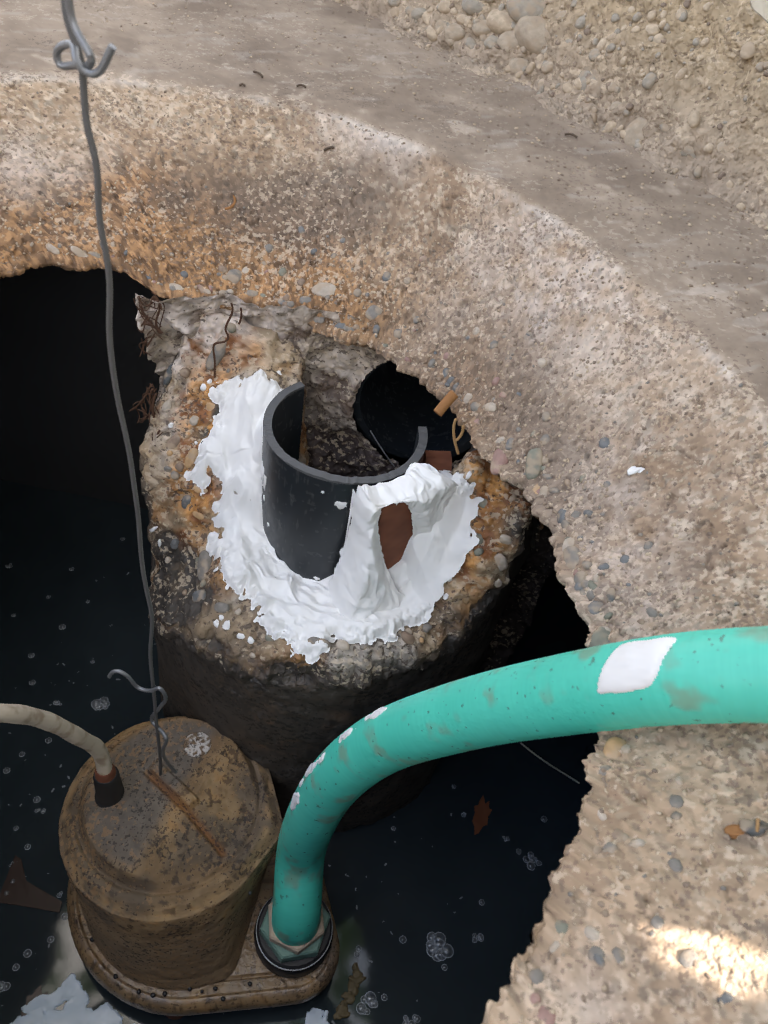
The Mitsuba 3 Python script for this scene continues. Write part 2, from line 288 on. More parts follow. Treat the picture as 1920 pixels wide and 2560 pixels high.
def earth_bank():
    th = theta_samples(math.radians(12), math.radians(118), .0016, .62, 90); tw = wrap_pi(th)
    d = np.concatenate([np.linspace(-.05, .22, 230), np.linspace(.23, .38, 12)])
    r = f_bank(tw)[:, None] + d[None]
    X, Y = C0[0] + r * np.cos(th)[:, None], C0[1] + r * np.sin(th)[:, None]
    t = np.clip(d / .34, -.2, 1.1)[None]
    Z = Z_RIM + .006 + .30 * np.where(t < 0, t * .35, np.sin(np.clip(t, 0, 1) * np.pi / 2) ** .9) + 0 * X
    P = np.stack([X, Y, Z], -1); N = -grid_normals(P, True); N *= np.sign(N[..., 2:] + 1e-9)
    q = P * [1, 1, 1]
    disp = .026 * (fbm(q * 16, 4, 11) - .5) + .013 * (fbm(q * 75, 3, 12) - .5)
    S, A = np.broadcast_to(np.cumsum(np.r_[0, np.hypot(np.diff(d), .0012)])[None] * 1.35, X.shape) + .0 * X, np.broadcast_to((th * .62)[:, None], X.shape)
    S = S + .006 * (fbm(q * 60, 2, 17) - .5); A = A + .006 * (fbm(q * 60, 2, 18) - .5)
    g1, g2, gd, gap = grains(A, S, .0095, 31); h1, h2, hd, hg = grains(A, S, .0042, 32)
    disp += .0030 * (g1 - .3) * np.clip(gap / .006, 0, 1) * (g2 > .35) + .0022 * h1 * np.clip(hg / .0025, 0, 1)
    P = P + N * disp[..., None] * sstep(-.05, -.01, d)[None, :, None]
    n1 = fbm(q * 9, 4, 15)[..., None]
    c = lerp(np.array([.31, .23, .145]), np.array([.44, .345, .225]), n1)
    c = lerp(c, np.array([.33, .27, .22]), np.clip(1 - d / .045, 0, 1)[None, :, None] * .7)
    c = c * (.80 + .22 * g1 + .16 * h2)[..., None]
    return trimesh.Trimesh(P.reshape(-1, 3), tris(grid_faces(len(th), len(d), True)), process=False), c.reshape(-1, 3), P, N
bank_mesh, bank_col, bank_P, bank_N = earth_bank()
BK = thing('earth_bank', kind='structure', label='gravelly tan earth bank rising round the concrete ring')
own(BK, bank_mesh, 'mat_vertex_soil', smooth=True, color=bank_col)
_bt = cKDTree(bank_P.reshape(-1, 3)[:, :2])
def on_bank(x, y):
    i = _bt.query([x, y])[1]; return bank_P.reshape(-1, 3)[i], bank_N.reshape(-1, 3)[i]
# stones of the bank: x, y, radii
BIG = [[0.045,0.8399,30.0],[0.0321,0.8312,24.0],[0.0038,0.8487,18.0],[-0.0057,0.844,14.0],[-0.0419,0.8699,16.0],[-0.0607,0.8884,14.0],[0.0713,0.8144,20.0],[0.083,0.815,18.0],[-0.0873,0.9123,14.0],[-0.0352,0.8788,16.0],[0.0637,0.8058,14.0],[0.1125,0.7534,14.0],[0.0511,0.8235,40.0],[0.0388,0.8436,34.0],[0.0206,0.8458,26.0],[0.1031,0.7546,34.0],[0.1471,0.7,40.0],[-0.0209,0.8569,20.0],[-0.0084,0.8634,22.0],[0.0662,0.7916,16.0],[0.0794,0.7913,20.0],[-0.034,0.8675,15.0],[0.044,0.8159,20.0],[0.1612,0.6904,14.0],[-0.0494,0.8823,14.0],[0.0152,0.8348,16.0],[0.1251,0.7234,14.0],[0.0865,0.791,12.0],[-0.0675,0.8982,12.0],[-0.0142,0.8592,13.0],[0.177,0.662,18.0],[0.1987,0.6443,14.0],[0.0031,0.8623,16.0],[-0.0359,0.8807,12.0]]
for i, (x, y, r) in enumerate(BIG):
    p, n = on_bank(x, y); s = r * .00052
    sink = .15 if x < .06 else .62
    part(BK, 'stone', pebble(p - n * s * sink, n * .4 + [0, -.5, .6], s * 1.05, s * .78, s * .6, rng.uniform(-.7, .7), i, ICO2, .2), ['mat_stone_drab', 'mat_stone_tan', 'mat_stone_tan', 'mat_stone_drab', 'mat_stone_dusty'][i % 5], smooth=True)
for i in range(150):
    t = math.radians(rng.uniform(20, 95) if i % 3 == 0 else rng.uniform(58, 95)); r = float(f_bank(t)) + abs(rng.normal(.0, .06)); x, y = C0[0] + r * math.cos(t), C0[1] + r * math.sin(t)
    p, n = on_bank(x, y); s = rng.uniform(.003, .0085) * rng.uniform(.7, 1)
    part(BK, 'stone', pebble(p - n * s * .1, n, s, s * rng.uniform(.6, .95), s * .6, rng.uniform(0, 3), i + 50), ['mat_stone_tan', 'mat_stone_dusty', 'mat_stone_drab', 'mat_stone_dusty'][i % 4], smooth=True)
gv = []
for i in range(1300):
    t = math.radians(rng.uniform(14, 112) if i % 2 else rng.uniform(58, 112)); r = float(f_bank(t)) + rng.uniform(-.012, .2) * rng.random() ** .5; x, y = C0[0] + r * math.cos(t), C0[1] + r * math.sin(t)
    p, n = on_bank(x, y); s = .0011 + .0032 * rng.random() ** 2
    gv.append(pebble(p, n, s, s * .8, s * .7, rng.uniform(0, 3), i % 40))
for nm, a, m_ in (('gravel', 0, 'mat_stone_dusty'), ('drab_gravel', 1, 'mat_stone_drab'), ('brown_gravel', 2, 'mat_crumb')): part(BK, nm, trimesh.util.concatenate(gv[a::3]), m_, smooth=True, kind='stuff')

def tank_box():
    x0, x1, y0, y1, z0, z1 = -.8, .62, -.5, .655, -.35, .40
    v = np.array([[x0, y0], [x1, y0], [x1, y1], [x0, y1]]); n = 4
    P = []
    for a, b in ((0, 1), (1, 2), (2, 3), (3, 0)):
        u = np.linspace(0, 1, 60)[:, None]; L = v[a] * (1 - u) + v[b] * u
        P.append(L)
    L = np.vstack(P); zs = np.linspace(z0, z1, 40)
    G = np.concatenate([np.broadcast_to(L[:, None], (len(L), len(zs), 2)), np.broadcast_to(zs[None, :, None], (len(L), len(zs), 1))], -1).copy()
    G[..., :2] += .012 * (np.stack([fbm(G * 12, 4, 2), fbm(G * 12, 4, 3)], -1) - .5)
    side = trimesh.Trimesh(G.reshape(-1, 3), tris(grid_faces(len(L), len(zs), True)), process=False)
    floor = trimesh.creation.box((x1 - x0 + .1, y1 - y0 + .1, .02)); floor.apply_translation([(x0 + x1) / 2, (y0 + y1) / 2, z0])
    return trimesh.util.concatenate([side, floor])
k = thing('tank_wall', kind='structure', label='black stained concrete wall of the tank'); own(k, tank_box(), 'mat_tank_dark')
k = thing('water', kind='structure', label='black still waste water in the tank')
scene[k] = {'type': 'rectangle', 'to_world': T().translate([-.09, .08, 0]).scale([.715, .585, 1]), 'bsdf': {'type': 'ref', 'id': 'mat_water'}}

# ------------------------------------------------------------------ concrete lid with its broken funnel opening
def concrete_cover():
    th = theta_samples(math.radians(-58), math.radians(152), .00125, .34, 420); tw = wrap_pi(th)
    rh, zh, R, rb = f_hole(tw), f_hole_z(tw), f_rim(tw), f_bank(tw)
    circ = np.stack([np.cos(th), np.sin(th), th * 0], -1)
    rh = rh + .007 * (fbm(circ * 9, 3, 4) - .5) + .010 * (fbm(circ * 30, 4, 6) - .5) + .0012 * (fbm(circ * 120, 2, 8) - .5)
    und = [(.9, -.06), (.28, -.066), (.20, -.063), (.16, -.057), (.13, -.050), (.112, -.045)]
    lip = np.array([(.095, -.040), (.072, -.031), (.052, -.0225), (.035, -.0155), (.022, -.0100), (.012, -.0060), (.005, -.0032), (.0012, -.0014), (.003, -.0004)])
    lip = np.stack([np.interp(np.linspace(0, 8, 30), np.arange(9), lip[:, k]) for k in (0, 1)], 1)
    rows_r, rows_z, tag = [], [], []
    for dr_, dz in und: rows_r.append(rh + dr_); rows_z.append(zh + dz); tag.append(-2)
    for dr_, dz in lip: rows_r.append(rh + dr_); rows_z.append(zh + dz); tag.append(-1)
    for t in np.linspace(.05, 1, 128):
        r = rh + (R - rh) * t + .004 * (1 - t); rows_r.append(r); rows_z.append(lid_profile(tw, r)); tag.append(t)
    for t in np.linspace(0, 1, 121)[1:] ** 1.0:
        r = R + (rb + .07 - R) * t; rows_r.append(r); rows_z.append(lid_profile(tw, r)); tag.append(1 + t)
    Rr, Z, tag = np.stack(rows_r, 1), np.stack(rows_z, 1), np.array(tag, float)
    nu = len(und) + len(lip)
    Z[:, nu - 6:] = gaussian_filter1d(Z[:, nu - 6:], 2.5, axis=1, mode='nearest')
    X, Y = C0[0] + Rr * np.cos(th)[:, None], C0[1] + Rr * np.sin(th)[:, None]
    P = np.stack([X, Y, Z], -1); N = grid_normals(P, True)
    N *= np.sign((N[:, nu + 60:nu + 61, 2:]))
    tt = np.broadcast_to(tag[None], X.shape)
    cone = sstep(.98, .9, tt) * (tt > -1.5); ringm = sstep(.95, 1.05, tt); lipm = (tt < 0) * (tt > -1.5)
    edge = np.where(tt < 0, 1.0, sstep(.34, .0, tt))            # close to the broken edge
    q = P
    GA = (th * .33)[:, None] + .0 * X; GS = np.cumsum(np.concatenate([np.zeros((len(th), 1)), np.linalg.norm(np.diff(P, axis=1), axis=-1)], 1), 1)
    GS = GS - GS[:, nu:nu + 1]; GS = np.clip(GS, -.03, .6); wob = .004 * (fbm(q * 45, 2, 23) - .5); GA = GA + wob; GS = GS + .004 * (fbm(q * 45, 2, 24) - .5)
    g1, g2, gd, gap = grains(GA, GS, .0030, 21); h1, h2, hd, hg = grains(GA, GS, .0085, 22)
    worn = sstep(.42, .62, fbm(q * 14, 4, 40))                    # where the face of the cement has gone
    worn = np.clip(worn + edge, 0, 1) * (1 - ringm)
    disp = (.007 * (fbm(q * 13, 3, 1) - .5) + .006 * edge * (fbm(q * 40, 3, 2) - .5) + .0026 * (fbm(q * 110, 3, 3) - .5) * (.35 + .65 * worn)) * (1 - .55 * ringm)
    disp += (.0013 * (g1 - .5) * np.clip(gap / .0016, 0, 1)) * (.35 + .65 * worn) * (1 - .7 * ringm)
    disp += .0026 * (h1 - .5) * np.clip(hg / .004, 0, 1) * edge * (1 - ringm)
    pit = (fbm(q * 190, 2, 9) < .30) * (1 - ringm); disp -= .0016 * pit
    disp += ringm * (.0016 * (fbm(q * 60, 3, 14) - .5) + .0007 * (fbm(q * 300, 2, 16) - .5))
    disp = np.where(tt < -1.5, 0, disp)
    P = P + N * disp[..., None]
    # colour: dirty tan cement, rusty towards the edge at the far left, grey dust on the ring
    n1, n2, n3 = fbm(q * 7, 4, 50), fbm(q * 26, 4, 51), fbm(q * 90, 3, 52)
    col = lerp(np.array([.275, .190, .125]), np.array([.445, .33, .225]), sstep(.25, .75, .5 * n1 + .5 * n2)[..., None])
    cream = sstep(.50, .70, .55 * n3 + .45 * g2) * (1 - ringm) * (.35 + .65 * sstep(.15, .6, tt))
    col = lerp(col, np.array([.60, .50, .38]), (cream * .75)[..., None])
    pale = np.clip(spots(X, Y, SPOT_PALE), 0, 1) * sstep(.3, .65, n2 * .6 + n3 * .4)
    col = lerp(col, np.array([.58, .52, .48]), (pale * .75)[..., None] * (1 - ringm)[..., None])
    rust = np.clip(spots(X, Y, SPOT_RUST) * (.5 + 1.0 * n2), 0, 1) * (1 - ringm)
    rc = lerp(np.array([.15, .085, .045]), np.array([.38, .21, .095]), sstep(.3, .7, n3 * .6 + g1 * .4)[..., None])
    col = lerp(col, rc, (rust * .9)[..., None])
    dark = np.clip(spots(X, Y, SPOT_DARK) * (.4 + 1.1 * n2), 0, 1) * (1 - ringm)
    col = lerp(col, np.array([.15, .115, .09]), (dark * .75)[..., None])
    dust = lerp(np.array([.185, .143, .108]), np.array([.30, .24, .185]), sstep(.25, .75, .6 * n1 + .4 * n2)[..., None]) * (.84 + .32 * n3)[..., None]
    col = lerp(col, dust, ringm[..., None])
    stain = sstep(.54, .68, fbm(q * 16, 4, 61)) * ringm; col = lerp(col, np.array([.15, .115, .088]), (stain * .5)[..., None])
    blot = sstep(.62, .72, .6 * fbm(q * 30, 4, 62) + .4 * n3) * ringm; col = lerp(col, np.array([.42, .35, .28]), (blot * .6)[..., None])
    streak = sstep(.66, .74, fbm(np.stack([X * 30 + Y * 12, (Y * .86 - X * .5) * 120, Z * 0], -1), 3, 60)) * ringm
    col = lerp(col, np.array([.44, .40, .36]), (streak * .22)[..., None])
    worn_rim = np.exp(-((tt - .985) / .022) ** 2) * sstep(.38, .6, .6 * n2 + .4 * n3)
    col = lerp(col, np.array([.62, .56, .49]), (worn_rim * .65)[..., None])
    grain = .74 + .38 * g1 + .16 * (h2 - .5)
    grain = np.where(g2 > .93, grain * .62, grain)
    col = col * lerp(grain, .96 + .1 * (g1 - .5), ringm)[..., None]
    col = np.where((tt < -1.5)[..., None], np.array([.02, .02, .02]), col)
    cut = int(np.argmax(tag > 1.02)); out = []
    for sl in (slice(0, cut + 1), slice(cut, None)):
        Q = P[:, sl]; out.append((trimesh.Trimesh(Q.reshape(-1, 3), tris(grid_faces(len(th), Q.shape[1], True)), process=False), np.clip(col[:, sl], .01, .85).reshape(-1, 3)))
    return out, P, N, tag, th
LP = lambda q: q
SPOT_PALE = [[-0.0659,0.6491,0.04,0.025,1.0],[-0.0376,0.6281,0.03,0.03,0.9],[-0.2851,0.5398,0.05,0.03,1.0],[-0.2913,0.52,0.04,0.02,0.8],[-0.2254,0.5657,0.05,0.03,0.5],[-0.2614,0.5415,0.03,0.02,0.7],[0.0545,0.5153,0.05,0.06,0.6],[0.1019,0.4707,0.05,0.06,0.6],[0.1231,0.3554,0.04,0.07,0.5],[0.1308,0.2695,0.03,0.06,0.6],[0.0996,0.0788,0.02,0.02,0.5]]
SPOT_RUST = [[-0.2894,0.502,0.06,0.022,0.9],[-0.25,0.5237,0.05,0.03,1.0],[-0.227,0.5585,0.035,0.03,0.9],[-0.2075,0.531,0.05,0.03,1.0],[-0.1692,0.5461,0.05,0.045,0.9],[-0.1257,0.531,0.05,0.035,1.0],[-0.082,0.5266,0.04,0.03,0.8],[-0.1103,0.5552,0.04,0.03,0.6],[-0.036,0.5033,0.04,0.03,0.6],[0.0206,0.4456,0.03,0.03,0.5],[0.0386,0.4148,0.02,0.03,0.6],[-0.1708,0.5153,0.06,0.016,1.0],[-0.3131,0.4813,0.06,0.03,0.8]]
SPOT_DARK = [[-0.2004,0.5647,0.018,0.014,1.0],[-0.1376,0.576,0.045,0.02,0.8],[-0.1096,0.5827,0.04,0.03,0.9],[-0.0794,0.5794,0.04,0.03,0.7],[-0.1683,0.5816,0.05,0.018,0.5],[-0.0558,0.5778,0.04,0.03,0.5],[-0.0015,0.4868,0.03,0.03,0.5],[0.0334,0.4633,0.03,0.04,0.5],[0.0668,0.4108,0.025,0.03,0.8],[0.0876,0.3711,0.025,0.04,0.75],[0.0502,0.4467,0.03,0.03,0.6],[0.1054,0.3168,0.02,0.03,0.5],[0.1505,0.1405,0.008,0.006,1.0],[0.1516,0.2705,0.012,0.012,0.6],[0.145,0.3536,0.05,0.05,0.25],[0.1191,0.2653,0.01,0.01,0.8]]
lid_parts, lid_P, lid_N, lid_tag, lid_th = concrete_cover()
LID = thing('concrete_cover', 'pitted tan concrete tank cover with a broken jagged funnel shaped opening', 'tank cover')
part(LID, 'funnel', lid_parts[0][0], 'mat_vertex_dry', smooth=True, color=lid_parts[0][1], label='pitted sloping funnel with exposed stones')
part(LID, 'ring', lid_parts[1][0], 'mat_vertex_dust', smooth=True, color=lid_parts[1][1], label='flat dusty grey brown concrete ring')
_sel = lid_tag > -.5
_lp, _ln = lid_P[:, _sel].reshape(-1, 3), lid_N[:, _sel].reshape(-1, 3)
_lt = cKDTree(_lp[:, :2])
def on_lid(x, y):
    i = _lt.query([x, y])[1]; return _lp[i], _ln[i]
NAMED = [[-0.1445,0.5284,19.0,15.0,0.0,0.0],[-0.1646,0.5125,16.0,10.0,0.0,5.0],[-0.0355,0.5091,19.0,17.0,0.0,0.0],[-0.0309,0.5305,12.0,12.0,0.0,1.0],[-0.1093,0.5374,10.0,10.0,0.0,2.0],[-0.1277,0.5187,14.0,10.0,0.5,0.0],[-0.0748,0.5224,30.0,16.0,0.2,4.0],[-0.0312,0.4992,9.0,10.0,0.0,1.0],[0.0967,0.2961,16.0,20.0,0.3,0.0],[0.0827,0.3693,17.0,26.0,0.2,2.0],[0.0639,0.3815,17.0,38.0,0.1,5.0],[0.1149,0.2407,20.0,24.0,0.0,2.0],[0.1269,0.2344,16.0,14.0,0.0,0.0],[0.1104,0.2459,16.0,18.0,0.0,4.0],[-0.1072,0.5144,14.0,9.0,0.2,1.0],[-0.087,0.5165,16.0,9.0,0.3,0.0],[-0.0559,0.5002,18.0,10.0,0.4,1.0],[-0.0502,0.5192,10.0,9.0,0.0,0.0],[-0.0939,0.5303,10.0,9.0,0.0,3.0],[-0.0146,0.4948,12.0,10.0,0.3,1.0],[-0.0734,0.502,16.0,9.0,0.4,0.0],[-0.1486,0.5111,14.0,8.0,0.3,0.0],[-0.1808,0.5032,18.0,9.0,0.2,4.0],[-0.2467,0.5139,22.0,7.0,0.2,0.0],[-0.2481,0.5079,26.0,8.0,0.1,4.0],[-0.2751,0.5081,20.0,7.0,0.0,4.0],[0.0941,0.3264,12.0,15.0,0.0,1.0],[0.0996,0.3077,14.0,14.0,0.0,4.0],[0.1053,0.2798,12.0,13.0,0.0,0.0],[0.1079,0.2576,14.0,14.0,0.0,1.0],[0.1092,0.1865,14.0,18.0,0.0,6.0],[0.0682,0.3874,9.0,12.0,0.0,1.0],[0.0228,0.4559,8.0,10.0,0.0,1.0],[0.0697,0.4211,9.0,9.0,0.0,1.0],[0.0866,0.3984,9.0,9.0,0.0,0.0],[0.04,0.4315,14.0,9.0,0.7,4.0],[0.0548,0.4184,13.0,9.0,0.3,4.0],[0.1185,0.2665,8.0,12.0,0.2,7.0],[0.0137,0.4748,8.0,8.0,0.0,1.0],[-0.0034,0.5023,9.0,8.0,0.0,1.0],[-0.0736,0.546,8.0,7.0,0.0,7.0],[-0.0694,0.5572,8.0,7.0,0.0,1.0],[-0.0152,0.5264,9.0,8.0,0.0,0.0],[0.1047,0.3247,9.0,8.0,0.0,0.0],[0.1257,0.2867,9.0,8.0,0.0,1.0],[0.1353,0.2916,8.0,8.0,0.0,0.0],[0.0795,0.3524,12.0,15.0,0.1,6.0],[0.0877,0.3467,10.0,12.0,0.0,4.0],[0.1015,0.276,9.0,10.0,0.0,1.0],[0.1188,0.339,8.0,7.0,0.0,1.0]]
for i, (x, y, rx, ry, sp, m) in enumerate(NAMED):
    p, n = on_lid(x, y); s = .00031
    part(LID, 'stone', pebble(p - n * min(rx, ry) * s * .22, n + [0, -.25, .2], rx * s, ry * s * 1.2, min(rx, ry) * s * .62, sp, i, ICO2 if rx > 12 else ICO1, .2), SK[int(m)], smooth=True)
edge_spots = []
while len(edge_spots) < 170:
    t = math.radians(rng.uniform(-50, 130)); d = abs(rng.normal(0, .018))
    if rng.random() < .12: d = rng.uniform(0, .06)
    r = float(f_hole(t)) + d + .002
    edge_spots.append((C0[0] + r * math.cos(t), C0[1] + r * math.sin(t)))
for i, (x, y) in enumerate(edge_spots):
    p, n = on_lid(x, y); s = rng.uniform(.0018, .0042)
    part(LID, 'stone', pebble(p - n * s * .38, n, s, s * rng.uniform(.55, 1), s * .7, rng.uniform(0, 3), i % 60), SK[[0, 1, 1, 2, 3, 4, 0, 5, 0, 3][i % 10]], smooth=True)
def scatter(n, tlo, thi, fr, smin, smax, lift=.0):
    o = []
    for i in range(n):
        t = math.radians(rng.uniform(tlo, thi)); r = fr(t); x, y = C0[0] + r * math.cos(t), C0[1] + r * math.sin(t)
        p, nn = on_lid(x, y); s = rng.uniform(smin, smax)
        o.append(pebble(p + nn * s * lift, nn, s, s * rng.uniform(.5, .9), s * .6, rng.uniform(0, 3), i % 50, trimesh.creation.icosphere(0) if False else ICO0, .35))
    return trimesh.util.concatenate(o)
ICO0 = trimesh.creation.icosphere(0)
cone_r = lambda t: float(f_hole(t) + (f_rim(t) - f_hole(t)) * rng.random() ** 1.1)
ring_r = lambda t: float(f_rim(t) + (f_bank(t) - f_rim(t)) * (1 - .8 * rng.random() ** 1.5))
part(LID, 'pale_aggregate', scatter(1500, -58, 140, cone_r, .0006, .0015), 'mat_stone_dusty', smooth=True, kind='stuff')
part(LID, 'dark_aggregate', scatter(1700, -58, 140, cone_r, .0006, .0015), 'mat_crumb', smooth=True, kind='stuff')
part(LID, 'brown_aggregate', scatter(240, -58, 140, cone_r, .0007, .0015), 'mat_stone_grey', smooth=True, kind='stuff')
k = thing('grit', 'loose crumbs of grit lying on the dusty concrete ring', kind='stuff')
own(k, scatter(700, 5, 118, ring_r, .0005, .0015, .2), 'mat_crumb', smooth=True)
k = thing('chips', 'pale mortar crumbs scattered over the dusty concrete ring', kind='stuff')
own(k, scatter(520, 5, 118, ring_r, .0005, .0018, .2), 'mat_stone_dusty', smooth=True)

# ------------------------------------------------------------------ concrete baffle round the pipe
def baffle_outer(th):
    """distance from the pipe's axis to the baffle's outer face"""
    c, s = np.cos(th), np.sin(th)
    a, b = .140, .124
    r = a * b / np.sqrt((b * c) ** 2 + (a * s) ** 2)
    ymax = .503 - PIPE[1]
    rb = np.where(s > .02, ymax / np.maximum(s, .02), 9)
    return np.minimum(r * np.where(s > 0, 1.06, 1), np.minimum(rb, .165))
def back_cavity(X, Y):
    return sstep(.012, -.006, np.abs(X + .022) - .052) * sstep(.440, .452, Y)
def concrete_baffle():
    th = np.linspace(-np.pi, np.pi, 820, endpoint=False)
    circ = np.stack([np.cos(th), np.sin(th), th * 0], -1)
    ro = baffle_outer(th) + (.010 * (fbm(circ * 6, 3, 70) - .5) + .009 * (fbm(circ * 24, 3, 71) - .5)) * (np.sin(th) < .45)
    ss = np.linspace(0, 1, 100); r0 = .0535
    Rt = r0 + (ro[:, None] - r0) * ss[None]
    X, Y = PIPE[0] + Rt * np.cos(th)[:, None], PIPE[1] + Rt * np.sin(th)[:, None]
    Z = baffle_z(X, Y)
    Z = Z - .006 * sstep(.9, 1.0, ss)[None] - .13 * back_cavity(X, Y)
    nt = len(ss); zs = np.concatenate([np.linspace(0, .03, 14)[1:], np.linspace(.034, .42, 100)])
    zt = Z[:, -1:]; Zw = zt - zs[None]; Zw = np.maximum(Zw, -.06 - .0005 * zs[None])
    ros = gaussian_filter1d(ro, 14, mode='wrap'); rw = lerp(ro[:, None], ros[:, None], sstep(.0, .03, zs)[None]) + .004 * sstep(0, .01, zs)[None] + .003 * (fbm(np.stack([np.cos(th)[:, None] + 0 * Zw, np.sin(th)[:, None] + 0 * Zw, Zw * 8], -1) * 5, 3, 75) - .5)
    Xw, Yw = PIPE[0] + rw * np.cos(th)[:, None], PIPE[1] + rw * np.sin(th)[:, None]
    P = np.stack([np.hstack([X, Xw]), np.hstack([Y, Yw]), np.hstack([Z, Zw])], -1)
    N = grid_normals(P, True); N *= np.sign(N[400, 30, 2])
    m = P.shape[1]; top = (np.arange(m) < nt)[None] * np.ones((len(th), 1)); depth = np.hstack([np.zeros_like(X), np.broadcast_to(zs[None], Zw.shape)])
    q = P
    ga = np.where(top > 0, P[..., 0], (th * .135)[:, None] + 5); gb = np.where(top > 0, P[..., 1] + P[..., 2] * .7, P[..., 2])
    g1, g2, gd, gap = grains(np.where(top > 0, ga, ga - 5), gb, .0040, 81); h1, h2, hd, hg = grains(np.where(top > 0, ga, ga - 5), gb, .0095, 82)
    rough = np.where(depth > .02, .35, 1.0)
    disp = rough * (.020 * (fbm(q * 28, 3, 83) - .5) + .010 * (ridges(fbm(q * 60, 3, 84)) - .6) + .0014 * (g1 - .5) * np.clip(gap / .002, 0, 1) + .0022 * (h1 - .45) * np.clip(hg / .004, 0, 1))
    disp += .0012 * (fbm(q * 260, 2, 85) - .5)
    P = P + N * disp[..., None]
    n1, n2, n3 = fbm(q * 13, 4, 86), fbm(q * 34, 4, 87), fbm(q * 95, 3, 88)
    col = lerp(np.array([.30, .215, .13]), np.array([.47, .36, .235]), sstep(.3, .7, n2)[..., None])
    col = lerp(col, np.array([.33, .30, .26]), (sstep(.46, .60, n1) * .9)[..., None])
    rust = np.clip(sstep(.43, .60, .6 * n2 + .4 * fbm(q * 20, 3, 90) + .15 * spots(P[..., 0], P[..., 1], SPOT_BRUST) - .03), 0, 1)
    col = lerp(col, lerp(np.array([.21, .085, .03]), np.array([.54, .27, .085]), sstep(.35, .65, n3)[..., None]), rust[..., None])
    col = lerp(col, np.array([.055, .062, .055]), (sstep(.62, .72, h2) * sstep(.55, .7, fbm(q * 24, 3, 91)))[..., None])
    chalk = spots(P[..., 0], P[..., 1], SPOT_CHALK) * sstep(.35, .6, n3)
    col = lerp(col, np.array([.60, .53, .47]), np.clip(chalk, 0, .9)[..., None])
    col = col * (.66 + .5 * g1 + .2 * (h1 - .5))[..., None]
    slime = sstep(-.010, .012, depth - .008 * (depth == 0) + .022 * (n2 - .5) + .006 * (g1 - .5) - .002 + .02 * sstep(.275, .235, P[..., 2]) * (depth == 0))
    slime = np.clip(slime + np.clip(spots(P[..., 0], P[..., 1], SPOT_WET), 0, 1) * sstep(.35, .6, .5 * n2 + .5 * n3) * .9, 0, 1)
    dk = lerp(np.array([.034, .030, .026]), np.array([.072, .060, .048]), n1[..., None]) * (.6 + .8 * n3)[..., None]
    streak = spots(P[..., 0], P[..., 2], [(-.045, .17, .022, .05, .9), (-.02, .21, .03, .02, .5), (.02, .20, .02, .02, .35), (-.10, .2, .03, .03, .3)]) * sstep(.5, .72, n3 * .5 + n2 * .5)
    dk = lerp(dk, np.array([.15, .085, .045]), np.clip(streak, 0, .8)[..., None])
    col = lerp(col, dk, slime[..., None])
    cut = nt + 5; out = []
    for sl in (slice(0, cut + 1), slice(cut, None)):
        Q = P[:, sl]; out.append((trimesh.Trimesh(Q.reshape(-1, 3), tris(grid_faces(len(th), Q.shape[1], True)), process=False), np.clip(col[:, sl], .006, .8).reshape(-1, 3)))
    return out, P[:, :nt], N[:, :nt]
SPOT_CHALK = [[-0.1808,0.49,0.02,0.02,1.0],[-0.15,0.5031,0.03,0.02,1.0],[-0.1308,0.5254,0.02,0.02,0.7],[-0.1714,0.443,0.012,0.02,0.6],[-0.1583,0.495,0.03,0.012,0.8]]
SPOT_WET = [[-0.1427,0.3738,0.012,0.022,1.0],[-0.116,0.3442,0.018,0.016,1.0],[-0.0788,0.3204,0.02,0.012,0.9],[-0.0246,0.3067,0.03,0.007,0.8],[0.0934,0.3815,0.022,0.014,1.0],[0.1007,0.402,0.018,0.016,0.8],[0.0573,0.3422,0.03,0.008,0.8],[-0.162,0.394,0.006,0.03,0.7]]
SPOT_BRUST = [[-0.1482,0.4485,0.012,0.03,1.0],[-0.1501,0.4383,0.014,0.03,1.0],[-0.1418,0.4096,0.014,0.02,1.0],[0.0655,0.4163,0.016,0.03,1.0],[0.0857,0.3937,0.02,0.02,0.8],[0.0645,0.3702,0.02,0.015,0.8],[-0.146,0.4767,0.02,0.02,0.7],[0.0799,0.3884,0.02,0.02,0.8]]
baf_parts, baf_P, baf_N = concrete_baffle()
BAF = thing('concrete_baffle', 'broken rust stained concrete baffle standing in the black water round the pipe', 'concrete baffle')
part(BAF, 'broken_top', baf_parts[0][0], 'mat_vertex_damp', smooth=True, color=baf_parts[0][1], label='rough broken top with orange rust')
part(BAF, 'shell', baf_parts[1][0], 'mat_vertex_slime', smooth=True, color=baf_parts[1][1], label='blackened slimy outer wall')
_bp, _bn = baf_P.reshape(-1, 3), baf_N.reshape(-1, 3); _bft = cKDTree(_bp[:, :2])
def on_baffle(x, y):
    i = _bft.query([x, y])[1]; return _bp[i], _bn[i]
